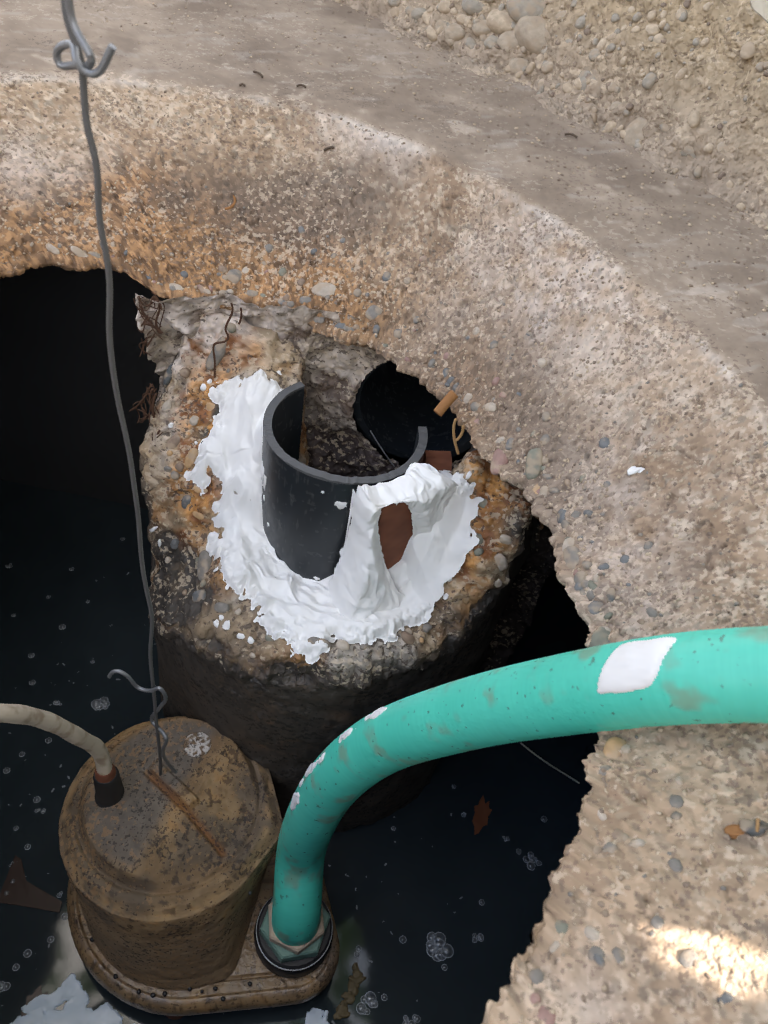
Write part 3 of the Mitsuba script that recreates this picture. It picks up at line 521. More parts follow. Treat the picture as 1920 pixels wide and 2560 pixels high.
def end_wall():
    """rough cast wall behind the pipe, with the round opening of the outlet"""
    xs, zs = np.linspace(-.198, .16, 300), np.linspace(-.06, .394, 380)
    X, Z = np.meshgrid(xs, zs, indexing='ij')
    q = np.stack([X, 0 * X + .5, Z], -1)
    g1, g2, gd, gap = grains(X, Z, .0045, 92)
    Y = .499 - .034 * (fbm(q * 24, 4, 93) - .5) - .010 * (fbm(q * 70, 3, 94) - .5) - .008 * (fbm(q * 150, 3, 194) - .5) - .0015 * (g1 - .5)
    Y = Y - .03 * sstep(-.135, -.175, X) * sstep(.33, .36, Z) * fbm(q * 30, 3, 97)
    X = X + .016 * (fbm(np.stack([Z * 40, 0 * Z, 0 * Z + 3], -1), 3, 99) - .5) * sstep(-.15, -.19, X)
    Z = Z + .019 * sstep(-.0, -.05, X) * sstep(.2, .39, Z)
    d = np.hypot(X - OUTLET[0], Z - OUTLET[2])
    P = np.stack([X, Y, Z], -1)
    n1, n2, n3 = fbm(q * 12, 4, 95), fbm(q * 40, 4, 96), fbm(q * 110, 3, 98)
    col = lerp(np.array([.25, .20, .155]), np.array([.42, .36, .30]), sstep(.3, .7, n2)[..., None])
    col = lerp(col, np.array([.38, .22, .09]), (sstep(.52, .66, n1) * .6)[..., None])
    col = lerp(col, np.array([.10, .065, .045]), (sstep(.56, .66, fbm(q * 45, 3, 195)) * .85)[..., None])
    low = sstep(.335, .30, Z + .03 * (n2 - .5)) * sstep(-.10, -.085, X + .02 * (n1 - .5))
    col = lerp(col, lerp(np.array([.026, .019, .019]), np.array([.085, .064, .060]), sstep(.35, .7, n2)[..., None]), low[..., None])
    chalk = sstep(.372, .385, Z + .02 * (n1 - .5)) * sstep(-.09, -.12, X) * sstep(.3, .55, n3)
    col = lerp(col, np.array([.62, .55, .50]), (chalk * .85)[..., None])
    col = col * (.7 + .5 * g1)[..., None]
    f = tris(grid_faces(len(xs), len(zs)))
    v, f, used = drop_tris(P.reshape(-1, 3), f, (d > OUTLET_R - .002).ravel())
    return trimesh.Trimesh(v, f, process=False), np.clip(col, .01, .8).reshape(-1, 3)[used]
OUTLET = (.013, .50, .342); OUTLET_R = .055
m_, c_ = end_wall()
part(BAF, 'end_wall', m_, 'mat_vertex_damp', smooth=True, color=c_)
for i, (x, y, rx, ry, sp, m) in enumerate([[-0.1834,0.4741,9.0,28.0,0.1,7.0],[-0.167,0.4382,14.0,26.0,0.1,3.0],[-0.1492,0.4138,12.0,18.0,0.0,1.0],[-0.1251,0.3748,18.0,34.0,0.2,0.0],[-0.1316,0.3838,12.0,18.0,0.0,2.0],[-0.1432,0.4595,16.0,12.0,0.4,6.0],[-0.1403,0.4155,22.0,8.0,0.3,6.0],[-0.1375,0.4047,16.0,8.0,0.0,6.0],[-0.1495,0.43,12.0,24.0,0.0,6.0],[-0.1441,0.4822,14.0,40.0,0.1,0.0],[-0.1367,0.4938,12.0,10.0,0.0,2.0],[-0.1661,0.4724,12.0,12.0,0.0,3.0],[0.0583,0.3774,14.0,22.0,0.2,0.0],[0.0658,0.4013,12.0,10.0,0.0,2.0],[0.0663,0.3792,14.0,14.0,0.0,2.0],[0.0512,0.3672,12.0,16.0,0.0,1.0],[-0.0588,0.3185,20.0,10.0,0.3,2.0],[-0.0254,0.3112,26.0,12.0,0.2,0.0],[-0.0099,0.3126,14.0,10.0,0.0,4.0],[0.0856,0.3709,20.0,12.0,-0.3,4.0],[0.0878,0.3628,12.0,9.0,0.0,4.0],[-0.1206,0.3486,20.0,14.0,0.4,1.0],[-0.0992,0.334,18.0,12.0,0.3,0.0],[0.0325,0.3244,16.0,10.0,0.0,3.0],[-0.1554,0.3998,10.0,14.0,0.0,1.0],[0.0682,0.3562,12.0,10.0,0.0,6.0],[0.085,0.3768,14.0,10.0,0.3,4.0],[-0.0414,0.3123,12.0,9.0,0.0,4.0],[-0.1755,0.4545,10.0,14.0,0.0,4.0],[-0.1679,0.4593,9.0,9.0,0.0,3.0],[-0.1527,0.4486,10.0,12.0,0.0,4.0],[-0.1575,0.4252,10.0,10.0,0.0,3.0]]):
    p, n = on_baffle(x, y); s = .00032
    part(BAF, 'stone', pebble(p - n * min(rx, ry) * s * .1, n + [0, -.5, .2], rx * s, ry * s * 1.1, min(rx, ry) * s * .75, sp, i + 5, ICO2, .25), SK[int(m)], smooth=True)
for i in range(64):
    t = rng.uniform(-np.pi, np.pi)
    if math.sin(t) > .55: continue
    r = float(baffle_outer(np.array(t))) * rng.uniform(.66, 1.0); x, y = PIPE[0] + r * math.cos(t), PIPE[1] + r * math.sin(t)
    p, n = on_baffle(x, y); s = rng.uniform(.0018, .004)
    part(BAF, 'stone', pebble(p, n, s, s * rng.uniform(.6, .95), s * .7, rng.uniform(0, 3), i), SK[[0, 1, 2, 3, 4, 6, 0, 4][i % 8]], smooth=True)

# ------------------------------------------------------------------ outlet and cut black riser
k = thing('outlet_pipe', 'dark round outlet pipe opening in the wall behind the cut black pipe', 'drain pipe')
def horiz_tube(c, r0, r1, y0, y1, n=64):
    prof = [(r0, y0), (r1, y0), (r1, y1), (r0, y1)]
    a = np.arange(n) / n * 2 * np.pi
    P = np.stack([np.stack([c[0] + r * np.cos(a), 0 * a + y, c[2] + r * np.sin(a)], -1) for r, y in prof + prof[:1]], 1)
    return trimesh.Trimesh(P.reshape(-1, 3), tris(grid_faces(n, 5, True)), process=False)
part(k, 'barrel', horiz_tube(OUTLET, OUTLET_R - .006, OUTLET_R, .506, .75), 'mat_black_pipe')
back = trimesh.creation.cylinder(OUTLET_R, .01, sections=48); back.apply_transform(trimesh.transformations.rotation_matrix(math.pi / 2, [1, 0, 0])); back.apply_translation([OUTLET[0], .752, OUTLET[2]])
part(k, 'end_plug', back, 'mat_tank_dark')

RP = thing('riser_pipe', 'thick black plastic pipe with its back cut away and its grey rim bare', 'drain pipe')
A0, A1 = math.radians(136), math.radians(376)     # the wall runs from behind left round the front to the right
def c_shell(r0, r1, z0, z1, a0, a1, n, nz, jag=None, top_only=False):
    a = np.linspace(a0, a1, n); zt = z1 + (jag(a) if jag else 0 * a)
    prof = []
    for r, w in [(r1, np.linspace(0, 1, nz)), (r0, np.linspace(1, 0, nz))]:
        for t in w: prof.append((r, t))
    G = np.stack([np.stack([PIPE[0] + r * np.cos(a), PIPE[1] + r * np.sin(a), z0 + (zt - z0) * t], -1) for r, t in prof + prof[:1]], 1)
    f = tris(grid_faces(n, len(prof) + 1))
    v = G.reshape(-1, 3); m = len(prof) + 1
    caps = []
    for base, flip in ((0, 1), ((n - 1) * m, -1)):
        for j in range(nz - 1):
            q = [base + j, base + j + 1, base + 2 * nz - 2 - j, base + 2 * nz - 1 - j][::flip]
            caps += [[q[0], q[1], q[2]], [q[0], q[2], q[3]]]
    return trimesh.Trimesh(v, np.vstack([f, caps]), process=False)
jag = lambda a: .0009 * np.sin(a * 3.1) + .0016 * (fbm(np.stack([a * 20, a * 0, a * 0], -1), 2, 7) - .5)
part(RP, 'wall', c_shell(PIPE_R - .0056, PIPE_R, .02, PIPE_TOP - .0008, A0, A1, 160, 10, jag), 'mat_black_pipe', smooth=35)
part(RP, 'rim', c_shell(PIPE_R - .0058, PIPE_R + .0002, PIPE_TOP - .0012, PIPE_TOP, A0, A1, 160, 2, jag), 'mat_pipe_cut', smooth=35, label='sawn grey rim of the black pipe')

# ------------------------------------------------------------------ red brown clay pipe stub beside it
CLAY_R0, CLAY_R1, CLAY_TOP = .0595, .0785, .371
def clay_jag(a): return -.017 * sstep(math.radians(-24), math.radians(-6), a) + .003 * (fbm(np.stack([a * 9, a * 0, a * 0 + 2], -1), 3, 9) - .5)
CP = thing('clay_pipe_stub', 'red brown clay pipe fragment half buried under white sealant', 'clay pipe')
part(CP, 'wall', c_shell(CLAY_R0, CLAY_R1, .2, CLAY_TOP, math.radians(-63), math.radians(14), 60, 14, clay_jag), 'mat_clay', smooth=35)

# ------------------------------------------------------------------ white sealant
OUTLINE = [[-0.1504,0.4663],[-0.1414,0.462],[-0.1362,0.4535],[-0.1395,0.4421],[-0.1452,0.4344],[-0.1472,0.428],[-0.1476,0.4193],[-0.137,0.417],[-0.1281,0.4191],[-0.1231,0.4084],[-0.1175,0.396],[-0.1274,0.3951],[-0.1176,0.3798],[-0.1097,0.3612],[-0.095,0.3491],[-0.0784,0.3464],[-0.071,0.3358],[-0.0774,0.3272],[-0.0663,0.3225],[-0.0527,0.3198],[-0.0418,0.3141],[-0.0435,0.3077],[-0.0248,0.3081],[-0.0139,0.3175],[0.0021,0.3152],[0.0169,0.3201],[0.0312,0.3352],[0.0457,0.3451],[0.0502,0.3561],[0.0557,0.3645],[0.0599,0.3741],[0.059,0.3864],[0.0612,0.4008],[0.0543,0.4044],[0.0447,0.4101],[0.0379,0.4139],[0.0331,0.4078]]
OUTLINE2 = OUTLINE + [[PIPE[0] + .05, PIPE[1] - .01], [PIPE[0], PIPE[1]], [PIPE[0] - .045, PIPE[1] + .038], [PIPE[0] - .062, PIPE[1] + .045]]
SEAL = thing('white_sealant', 'smeared white sealant sealing the black pipe into the broken baffle', 'sealant')
def sealant_collar():
    th = np.linspace(math.radians(-228), math.radians(6), 1150); ss = np.linspace(0, 1, 190)
    ro = baffle_outer(th) + .008
    Rr = .0565 + (ro[:, None] - .0565) * ss[None] ** 1.15
    X, Y = PIPE[0] + Rr * np.cos(th)[:, None], PIPE[1] + Rr * np.sin(th)[:, None]
    poly = shapely.Polygon(OUTLINE2).buffer(0); pts = shapely.points(X.ravel(), Y.ravel())
    sd = shapely.distance(poly.boundary, pts).reshape(X.shape) * np.where(shapely.contains(poly, pts), 1, -1).reshape(X.shape)
    q = np.stack([X, Y, 0 * X], -1)
    w = .02 * (fbm(q * 40, 2, 100) - .5)
    sd = sd + .012 * (fbm(q * 70, 3, 101) - .52) + .011 * (fbm(q * 230, 2, 106) - .5) + .012 * (fbm(np.stack([th[:, None] * 14 + 0 * X, Rr * 90, 0 * X], -1), 3, 102) - .5)
    # strokes left by the hand run round the pipe
    st = np.stack([th[:, None] * 2.2 + 60 * w, Rr * 60 + 18 * w + 1.2 * np.sin(th * 2.0)[:, None], 0 * X], -1)
    s1, s2 = ridges(fbm(st, 3, 103)), ridges(fbm(st * [2.3, 2.6, 1], 2, 104))
    t = .0050 * (1 - np.exp(-np.maximum(sd, 0) / .0048)) + sstep(.0, .008, sd) * (.0050 * (s1 ** 2 - .5) + .0008 * (s2 ** 2 - .4)) + .0012 * (fbm(q * 180, 2, 105) - .5)
    t = np.where(sd > 0, t + .0008, -.004)
    zs = gaussian_filter(_bp[_bft.query(np.stack([X.ravel(), Y.ravel()], 1))[1], 2].reshape(X.shape), [9, 4]) + .0015
    Z = zs + t
    # the bead that climbs the pipe
    tw = np.degrees(th)
    climb = np.interp(tw, [-228, -212, -196, -184, -176, -168, -158, -145, -120, -90, -75, -60], [.366, .371, .371, .366, .345, .312, .285, .274, .270, .272, .288, .30])
    fall = np.exp(-((Rr - .0565) / .0075) ** 1.25)
    Z = np.where(sd > -.02, np.maximum(Z, zs + np.maximum(climb[:, None] + .002 * (s1 - .5) - zs, 0) * fall), Z)
    climb2 = np.interp(tw, [-54, -43, -33, -20, -8, 6], [.25, .328, .350, .357, .357, .352])[:, None] + .004 * (s1 - .5); fall2 = np.exp(-(np.maximum(Rr - .080, 0) / .023) ** 1.3)
    Z = np.where(sd > -.004, np.maximum(Z, zs + np.maximum(climb2 - zs, 0) * fall2 * sstep(-54, -46, tw)[:, None]), Z)
    grow = np.where((climb[:, None] - zs > .006) & (fall > .3) & (tw > -216)[:, None], 1.0, sd)
    P = np.stack([X, Y, Z], -1)
    v, f, used = drop_tris(P.reshape(-1, 3), tris(grid_faces(len(th), len(ss))), (grow > -.0016).ravel())
    return trimesh.Trimesh(v, f[:, ::-1], process=False)
part(SEAL, 'collar', sealant_collar(), 'mat_sealant', smooth=True)
def sealant_cap():
    """sealant over the top and the outer face of the clay stub"""
    th = np.linspace(math.radians(-97), math.radians(4), 500)
    p = np.linspace(0, 1, 330)
    tdeg = np.degrees(th)
    # path: from the bare pipe rim, over the top, down the outer face
    u = p * (.030 + .115)
    on_top = u < .030
    q = np.stack([th[:, None] * .07 * 1 + 0 * u[None], 0 * th[:, None] + u[None], 0 * th[:, None] + 0 * u[None]], -1)
    wv = fbm(q * 30, 3, 110) - .5
    st = np.stack([q[..., 0] * 110 + 5 * wv + q[..., 1] * 28, q[..., 1] * 20 + 4 * wv, 0 * q[..., 0]], -1)
    s1, s2 = ridges(fbm(st, 3, 111)), ridges(fbm(st * [2.2, 2, 1], 2, 112))
    thick = .004 + .0046 * (s1 ** 2 - .5) + .0016 * (s2 ** 2 - .4) + .004 * (fbm(q * 70, 3, 115) - .5)
    drop = np.maximum(u - .030, 0)
    left = sstep(0, 11, tdeg[:, None] - (-77 - 7 * sstep(.5, 1., drop / .09)[None]) + 5 * (fbm(np.stack([0 * th[:, None] + drop[None] * 60, 0 * th[:, None] + 0 * drop[None], 0 * th[:, None] + 0 * drop[None]], -1), 2, 116) - .5))
    right = sstep(0, 9, (-22 + 20 * sstep(.0, .10, drop / .09)[None]) - tdeg[:, None])
    body = left * right
    ztop = CLAY_TOP + clay_jag(th)[:, None]
    r_top = .0535 + np.minimum(u, .030)[None]
    zz = ztop + .005 - drop[None]
    away = sstep(.9, 2.6, ((tdeg[:, None] + 49.5 + 190 * (zz - .33)) / 10) ** 2 + ((zz - .335) / .042) ** 2)
    away = np.maximum(away, sstep(.055, .085, drop)[None])
    r_out = .0568 + (CLAY_R1 - .0568 + .0006 + (.0026 + .020 * (drop[None] / .1) ** 1.6) * away) * body
    thick = thick * (.35 + .65 * away)
    Rr = np.where(on_top[None], np.minimum(r_top, r_out + 0 * r_top), r_out) + np.where(on_top[None], 0, thick * .8)
    Z = np.where(on_top[None], ztop + .0035 + thick * .9 - .004 * (1 - sstep(0, .012, u))[None] - .10 * (1 - sstep(.0, .35, body)), ztop + .005 - drop[None])
    rr = np.minimum(np.maximum(0, u - .024), .012)[None] / .012
    Z = Z - .0050 * rr ** 2 * on_top[None] - .0018 * (1 - away) * on_top[None]
    P = np.stack([PIPE[0] + Rr * np.cos(th)[:, None], PIPE[1] + Rr * np.sin(th)[:, None], Z], -1)
    P[..., 0] = gaussian_filter(P[..., 0], [1, 2]); P[..., 1] = gaussian_filter(P[..., 1], [1, 2]); P[..., 2] = gaussian_filter(P[..., 2], [1, 2])
    edge = .35 * (fbm(q * 120, 3, 113) - .5) + .55 * (fbm(q * 330, 3, 117) - .5)
    bare = ((tdeg[:, None] + 50.5 + 190 * (Z - .33)) / 9) ** 4 + ((Z - .334) / .042) ** 4 * (1 + 0 * u[None])
    bare = np.where(on_top[None], 9, bare + 1.3 * edge)
    keep = (bare > 1) & (body + .3 * edge > .10) & (Rr > .05)
    keep &= ~((u < .006 + .012 * (fbm(q * 60, 2, 114) - .3))[None] if False else (u[None] < .004 + .02 * (fbm(q * 55, 2, 114) - .42)))
    v, f, used = drop_tris(P.reshape(-1, 3), tris(grid_faces(len(th), len(p))), keep.ravel())
    return trimesh.Trimesh(v, f, process=False)
part(SEAL, 'cap', sealant_cap(), 'mat_sealant', smooth=True)
def blob(p, n, rx, ry, rz, spin, seed):
    return pebble(p, n, rx, ry, rz, spin, seed, ICO2, .55)
FLECK = [[-0.1753,0.4099,0.2444,4.0,10.0],[-0.1701,0.4036,0.2335,4.0,9.0],[-0.1506,0.467,0.3504,6.0,7.0],[-0.1384,0.4677,0.3506,9.0,7.0],[-0.1461,0.47,0.3536,5.0,5.0],[-0.0999,0.3248,0.2583,10.0,6.0],[-0.0922,0.3211,0.2591,7.0,8.0],[-0.0974,0.3277,0.2607,6.0,4.0],[-0.0741,0.3148,0.261,7.0,5.0],[-0.0637,0.3533,0.2658,5.0,4.0],[-0.0767,0.3436,0.2684,6.0,4.0],[0.0524,0.4082,0.3616,4.0,8.0],[0.0562,0.3854,0.3349,7.0,5.0],[0.0533,0.3535,0.2962,5.0,6.0],[0.0539,0.3624,0.3061,6.0,5.0],[-0.1482,0.4388,0.317,4.0,3.0],[-0.1693,0.4442,0.3234,5.0,6.0],[-0.0813,0.3175,0.2604,8.0,5.0],[-0.1255,0.3884,0.2602,5.0,9.0],[-0.1255,0.3821,0.2564,4.0,6.0],[0.0484,0.361,0.301,4.0,9.0],[0.0572,0.3714,0.3191,5.0,4.0],[0.0547,0.3963,0.3466,5.0,3.0]]
for i, (x, y, z, rx, ry) in enumerate(FLECK):
    p, n = on_baffle(x, y); part(SEAL, 'fleck', blob(p + n * .0006, n + [0, -.4, 0], rx * .00034, ry * .0004, .0012, rng.uniform(-.5, .5), i), 'mat_sealant', smooth=True)
def pipe_fleck(tdeg, z, w, h, seed):
    t = math.radians(tdeg); n = np.array([math.cos(t), math.sin(t), 0]); p = np.array([PIPE[0], PIPE[1], z]) + n * PIPE_R
    a = np.array([-math.sin(t), math.cos(t), 0]); up = np.array([0, 0, 1.0])
    v = ICO2.vertices * (1 + .7 * (2 * meshkit.noise(ICO2.vertices * 1.6 + seed * 3.1, seed) - 1))[:, None]
    return trimesh.Trimesh(p + v[:, :1] * w * a + v[:, 1:2] * h * up + v[:, 2:] * .0009 * n, ICO2.faces, process=False)
for i, (td, z, w, hh) in enumerate([(-157, .335, .0045, .0085), (-150, .334, .003, .007), (-82, .353, .0036, .003), (-158, .320, .003, .006), (-140, .300, .0012, .002), (-62, .290, .0018, .003), (-95, .362, .0011, .001), (-92, .275, .002, .0015), (-150, .318, .0012, .003)]):
    part(SEAL, 'fleck', pipe_fleck(td, z, w, hh, i), 'mat_sealant', smooth=True)

# ------------------------------------------------------------------ sump pump
PUMP = thing('sump_pump', 'rusty brown cast iron sump pump standing half out of the black water', 'pump')
TOPC, BASEC = np.array([-.116, .249]), np.array([-.098, .236])
def radial(poly, c, a):
    o = []
    for t in a:
        L = shapely.LineString([c, (c[0] + math.cos(t), c[1] + math.sin(t))]).intersection(poly.exterior)
        o.append(L.distance(shapely.Point(c)) if L.geom_type == 'Point' else max(shapely.Point(c).distance(shapely.Point(q)) for g in getattr(L, 'geoms', [L]) for q in g.coords))
    return np.array(o)
NA = 420
ang = np.arange(NA) / NA * 2 * np.pi
p_top = shapely.MultiPoint([tuple(TOPC + .0792 * np.array([math.cos(t), math.sin(t)])) for t in ang] + [(-.0275, .250)]).convex_hull
p_bot = shapely.Point(*BASEC).buffer(.0835, 64).intersection(shapely.Polygon([(-.3, 0), (-.052, 0), (-.046, .168), (-.038, .30), (-.05, .5), (-.3, .5)]))
r_top = gaussian_filter1d(radial(p_top, TOPC, ang), 2, mode='wrap'); r_bot = gaussian_filter1d(radial(p_bot, BASEC, ang), 3, mode='wrap')
def rust_colour(q, up, seed, dirt=1.0):
    n1, n2, n3 = fbm(q * 22, 4, seed), fbm(q * 70, 4, seed + 1), fbm(q * 220, 3, seed + 2)
    c = lerp(np.array([.195, .125, .065]), np.array([.33, .22, .115]), sstep(.3, .7, n2)[..., None])
    c = lerp(c, np.array([.38, .215, .085]), (sstep(.54, .66, .5 * n2 + .5 * n3) * .75)[..., None])
    c = lerp(c, np.array([.095, .08, .065]), (sstep(.46, .60, n1) * .65 * dirt)[..., None])
    c = lerp(c, np.array([.045, .035, .028]), (sstep(.60, .68, n3) * .7)[..., None])
    return c
def pump_body():
    top_rows, prof = [], []
    # the top: radial rows
    sf = np.concatenate([np.linspace(0, .97, 84), [.985, .995, 1.0]])
    r = sf[None] * r_top[:, None]
    X, Y = TOPC[0] + r * np.cos(ang)[:, None], TOPC[1] + r * np.sin(ang)[:, None]
    Z = np.full_like(X, .1265)
    rr = np.hypot(X - TOPC[0] + .001, Y - TOPC[1] - .004)
    flat, slope = .1470, None
    # line of the ridge from the back towards the front left; right of it the top falls away
    a, b = np.array([-.099, .305]), np.array([-.124, .190]); e = (b - a) / np.linalg.norm(b - a); nrm = np.array([-e[1], e[0]]); nrm *= np.sign(nrm[0])
    d = (X - a[0]) * nrm[0] + (Y - a[1]) * nrm[1]
    dome = flat - .40 * np.maximum(d, 0) - .22 * np.maximum(-d - .008, 0) - .30 * np.maximum(.226 - Y, 0)
    front = .142 - .25 * np.maximum(-(Y - .208) - .0 * X, 0) * 0
    dome = np.minimum(dome, front + 0)
    m = sstep(.0660, .0605, rr)
    Z = Z + np.maximum(dome - .1265, .0004) * m
    Z -= .0020 * np.exp(-((rr - .067) / .0016) ** 2)
    # straight groove with a low rib beside it
    g0, g1 = np.array([-.141, .265]), np.array([-.066, .220]); ge = (g1 - g0) / np.linalg.norm(g1 - g0); gn = np.array([-ge[1], ge[0]])
    al = (X - g0[0]) * ge[0] + (Y - g0[1]) * ge[1]; ac = (X - g0[0]) * gn[0] + (Y - g0[1]) * gn[1]
    L = np.linalg.norm(g1 - g0); along = sstep(-.001, .002, al) * sstep(L + .001, L - .004, al)
    Z -= .0026 * along * np.exp(-(ac / .0016) ** 2)
    ribm = sstep(.0015, .0035, ac) * sstep(.0125, .0105, ac) * sstep(.001, .004, al) * sstep(.050, .046, al)
    Z += ribm * (.0042 - .002 * sstep(.012, .016, al) * sstep(.026, .022, al))
    rise = sstep(.82, 1, sf)[None]
    Z = Z - .0075 * rise ** 1.8
    q0 = np.stack([X, Y, Z], -1)
    # the side
    t = np.concatenate([[.012, .03, .055], np.linspace(.08, 1, 90)])
    rs = lerp(r_top[:, None] + .0006, r_bot[:, None], sstep(-.05, 1.0, t)[None] * .6 + t[None] * .4)
    body_in = .0000 * sstep(.06, .13, t) * (1 - sstep(.5, 1, t))
    rs = rs - body_in[None]
    cen = TOPC[None] * (1 - t[:, None]) + BASEC[None] * t[:, None]
    Xs, Ys = cen[None, :, 0] + rs * np.cos(ang)[:, None], cen[None, :, 1] + rs * np.sin(ang)[:, None]
    zt = .1185 - t * (.1185 - .036)
    fl = sstep(.86, 1, t) * .0015
    Xs += fl[None] * np.cos(ang)[:, None]; Ys += fl[None] * np.sin(ang)[:, None]
    Zs = np.broadcast_to(zt[None], Xs.shape)
    P = np.concatenate([q0, np.stack([Xs, Ys, Zs], -1)], 1)
    N = grid_normals(P, True); N *= np.sign(N[10, 40, 2])
    nt = q0.shape[1]
    P[:, 1:] += (N * (.0016 * (fbm(P * 60, 3, 120) - .5) + .0012 * (fbm(P * 190, 3, 121) - .5))[..., None])[:, 1:]
    P[:, 0] = P[:, 1].mean(0)
    side = (np.arange(P.shape[1]) >= nt)[None] * np.ones((NA, 1))
    c = rust_colour(P, None, 130)
    n2, n3 = fbm(P * 60, 4, 140), fbm(P * 210, 3, 141)
    # grey left of the ridge, darkened to paint in the facet shading
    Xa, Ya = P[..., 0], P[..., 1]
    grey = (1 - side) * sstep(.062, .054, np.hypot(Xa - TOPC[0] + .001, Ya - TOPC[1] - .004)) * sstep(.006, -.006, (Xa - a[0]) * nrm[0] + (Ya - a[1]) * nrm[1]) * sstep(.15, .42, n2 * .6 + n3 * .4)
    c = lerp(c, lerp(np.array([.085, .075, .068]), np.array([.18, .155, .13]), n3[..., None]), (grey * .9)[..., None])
    wornrim = np.exp(-((np.hypot(Xa - TOPC[0], Ya - TOPC[1]) - .0755) / .0035) ** 2) * sstep(.38, .6, n2)
    c = lerp(c, np.array([.48, .31, .15]), (wornrim * .55 * (1 - side * .6))[..., None])
    smooth_side = side * sstep(.2, .35, np.concatenate([np.zeros(nt), t]))[None]
    c = lerp(c, lerp(np.array([.205, .14, .08]), np.array([.30, .21, .125]), n2[..., None]), (smooth_side * .75)[..., None])
    rustline = (1 - side) * along_(Xa, Ya, g0, ge, gn, L)
    c = lerp(c, np.array([.22, .085, .02]), (rustline * .7)[..., None])
    return trimesh.Trimesh(P.reshape(-1, 3), tris(grid_faces(NA, P.shape[1], True)), process=False), c.reshape(-1, 3), P
def along_(X, Y, g0, ge, gn, L):
    al = (X - g0[0]) * ge[0] + (Y - g0[1]) * ge[1]; ac = (X - g0[0]) * gn[0] + (Y - g0[1]) * gn[1]
    return sstep(.002, .008, al) * sstep(L + .004, L - .004, al) * np.exp(-((ac - .0005) / .003) ** 2)
pm, pc, pump_P = pump_body()
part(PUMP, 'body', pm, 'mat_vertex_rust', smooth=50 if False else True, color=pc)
_pt = cKDTree(pump_P[:, :85].reshape(-1, 3)[:, :2])
def on_pump(x, y): return pump_P[:, :85].reshape(-1, 3)[_pt.query([x, y])[1]]
def pump_flange():
    hull = shapely.MultiPoint([(-.0955 + .1015 * math.cos(t), .239 + .1015 * math.sin(t)) for t in ang] + [(-.0045 + .0372 * math.cos(t), .1965 + .0372 * math.sin(t)) for t in ang]).convex_hull
    ex = hull.exterior; n = 520; s = np.arange(n) / n * ex.length
    B = np.array([ex.interpolate(q).coords[0] for q in s]); B = gaussian_filter1d(B, 1.5, axis=0, mode='wrap')
    tg = np.roll(B, -1, 0) - np.roll(B, 1, 0); tg /= np.linalg.norm(tg, axis=1, keepdims=True)
    nin = np.stack([-tg[:, 1], tg[:, 0]], 1); cen = B.mean(0); nin *= np.sign(((cen - B) * nin).sum(1))[:, None]
    prof = np.array([(.040, .0135), (.012, .0135), (.006, .0145), (.002, .0175), (.0003, .0215), (0, .026), (.0006, .030), (.0022, .0335), (.0050, .0355), (.0075, .0362), (.0082, .0358), (.0092, .0347), (.0100, .0346), (.0170, .0348), (.0176, .0342), (.0186, .0328), (.0196, .0328), (.0206, .0342), (.0212, .0350), (.0300, .0353), (.0362, .0354)])
    P = np.concatenate([B[:, None] + nin[:, None] * prof[None, :, :1], np.broadcast_to(prof[None, :, 1:], (n, len(prof), 1))], -1)
    kk = [.72, .45, .2, .0]
    last = P[:, -1]; c3 = last.mean(0)
    P = np.concatenate([P] + [(c3 + (last - c3) * q)[:, None] for q in kk], 1)
    N = grid_normals(P, True); N *= np.sign(N[10, 14, 2])
    P[:, :-1] += (N * (.0008 * (fbm(P * 90, 3, 150) - .5) + .0005 * (fbm(P * 300, 2, 151) - .5))[..., None])[:, :-1]
    c = rust_colour(P, None, 160, .7)
    w = np.zeros(P.shape[1]); w[8:15] = 1; n2 = fbm(P * 50, 3, 163)
    c = lerp(c, np.array([.19, .155, .125]), (w[None] * sstep(.35, .6, n2) * .7)[..., None])
    return trimesh.Trimesh(P.reshape(-1, 3), tris(grid_faces(n, P.shape[1], True)), process=False), c.reshape(-1, 3)
fm, fc = pump_flange()
part(PUMP, 'flange', fm, 'mat_vertex_wet', smooth=True, color=fc)
for x, y in ((-.15, .20), (-.02, .19), (-.15, .29), (-.05, .28), (-.085, .150)):
    part(PUMP, 'leg', lathe([(.0, .02), (.010, .02), (.009, -.06), (0, -.06)], 20, (x, y, 0)), 'mat_clay')
p = on_pump(-.108, .293)
def plug():
    m = lathe([(.0105, -.002), (.0105, .0005), (.0098, .0013), (.004, .0016), (0, .0016)], 40)
    m = m.subdivide().subdivide(); v = m.vertices
    v[:, 2] += .0012 * (fbm(v * 260, 3, 170) - .4); n = fbm(v * 300, 3, 171)
    c = lerp(np.array([.16, .11, .07]), np.array([.52, .49, .46]), sstep(.42, .55, n)[:, None])
    m.vertices = v + p; return m, c
m_, c_ = plug(); part(PUMP, 'plug', m_, 'mat_vertex_rust', smooth=True, color=c_, label='round plug with flaking whitish scale')
for i, (x, y, z, r) in enumerate([[-0.108,0.1823,0.122,5.0],[-0.1033,0.1847,0.122,5.0],[-0.0987,0.1868,0.122,5.0],[-0.0937,0.1887,0.122,4.0],[-0.109,0.1779,0.115,3.0],[-0.1104,0.1463,0.036,4.0],[-0.0998,0.1459,0.036,4.0],[-0.0915,0.1483,0.036,4.0],[-0.0746,0.1545,0.036,4.0],[-0.0653,0.1543,0.036,3.0],[-0.0561,0.1577,0.036,4.0],[-0.0485,0.1522,0.036,4.0],[-0.0314,0.165,0.036,4.0],[-0.1305,0.153,0.036,4.0],[-0.1567,0.1741,0.036,4.0],[-0.042,0.2005,0.12,3.0]]):
    part(PUMP, 'barnacle', pebble((x, y, z + .001), (0, -.3, 1), r * .00042, r * .0004, r * .0004, 0, i, ICO1, .35), 'mat_rubber', smooth=True)
rel = on_pump(-.158, .243)
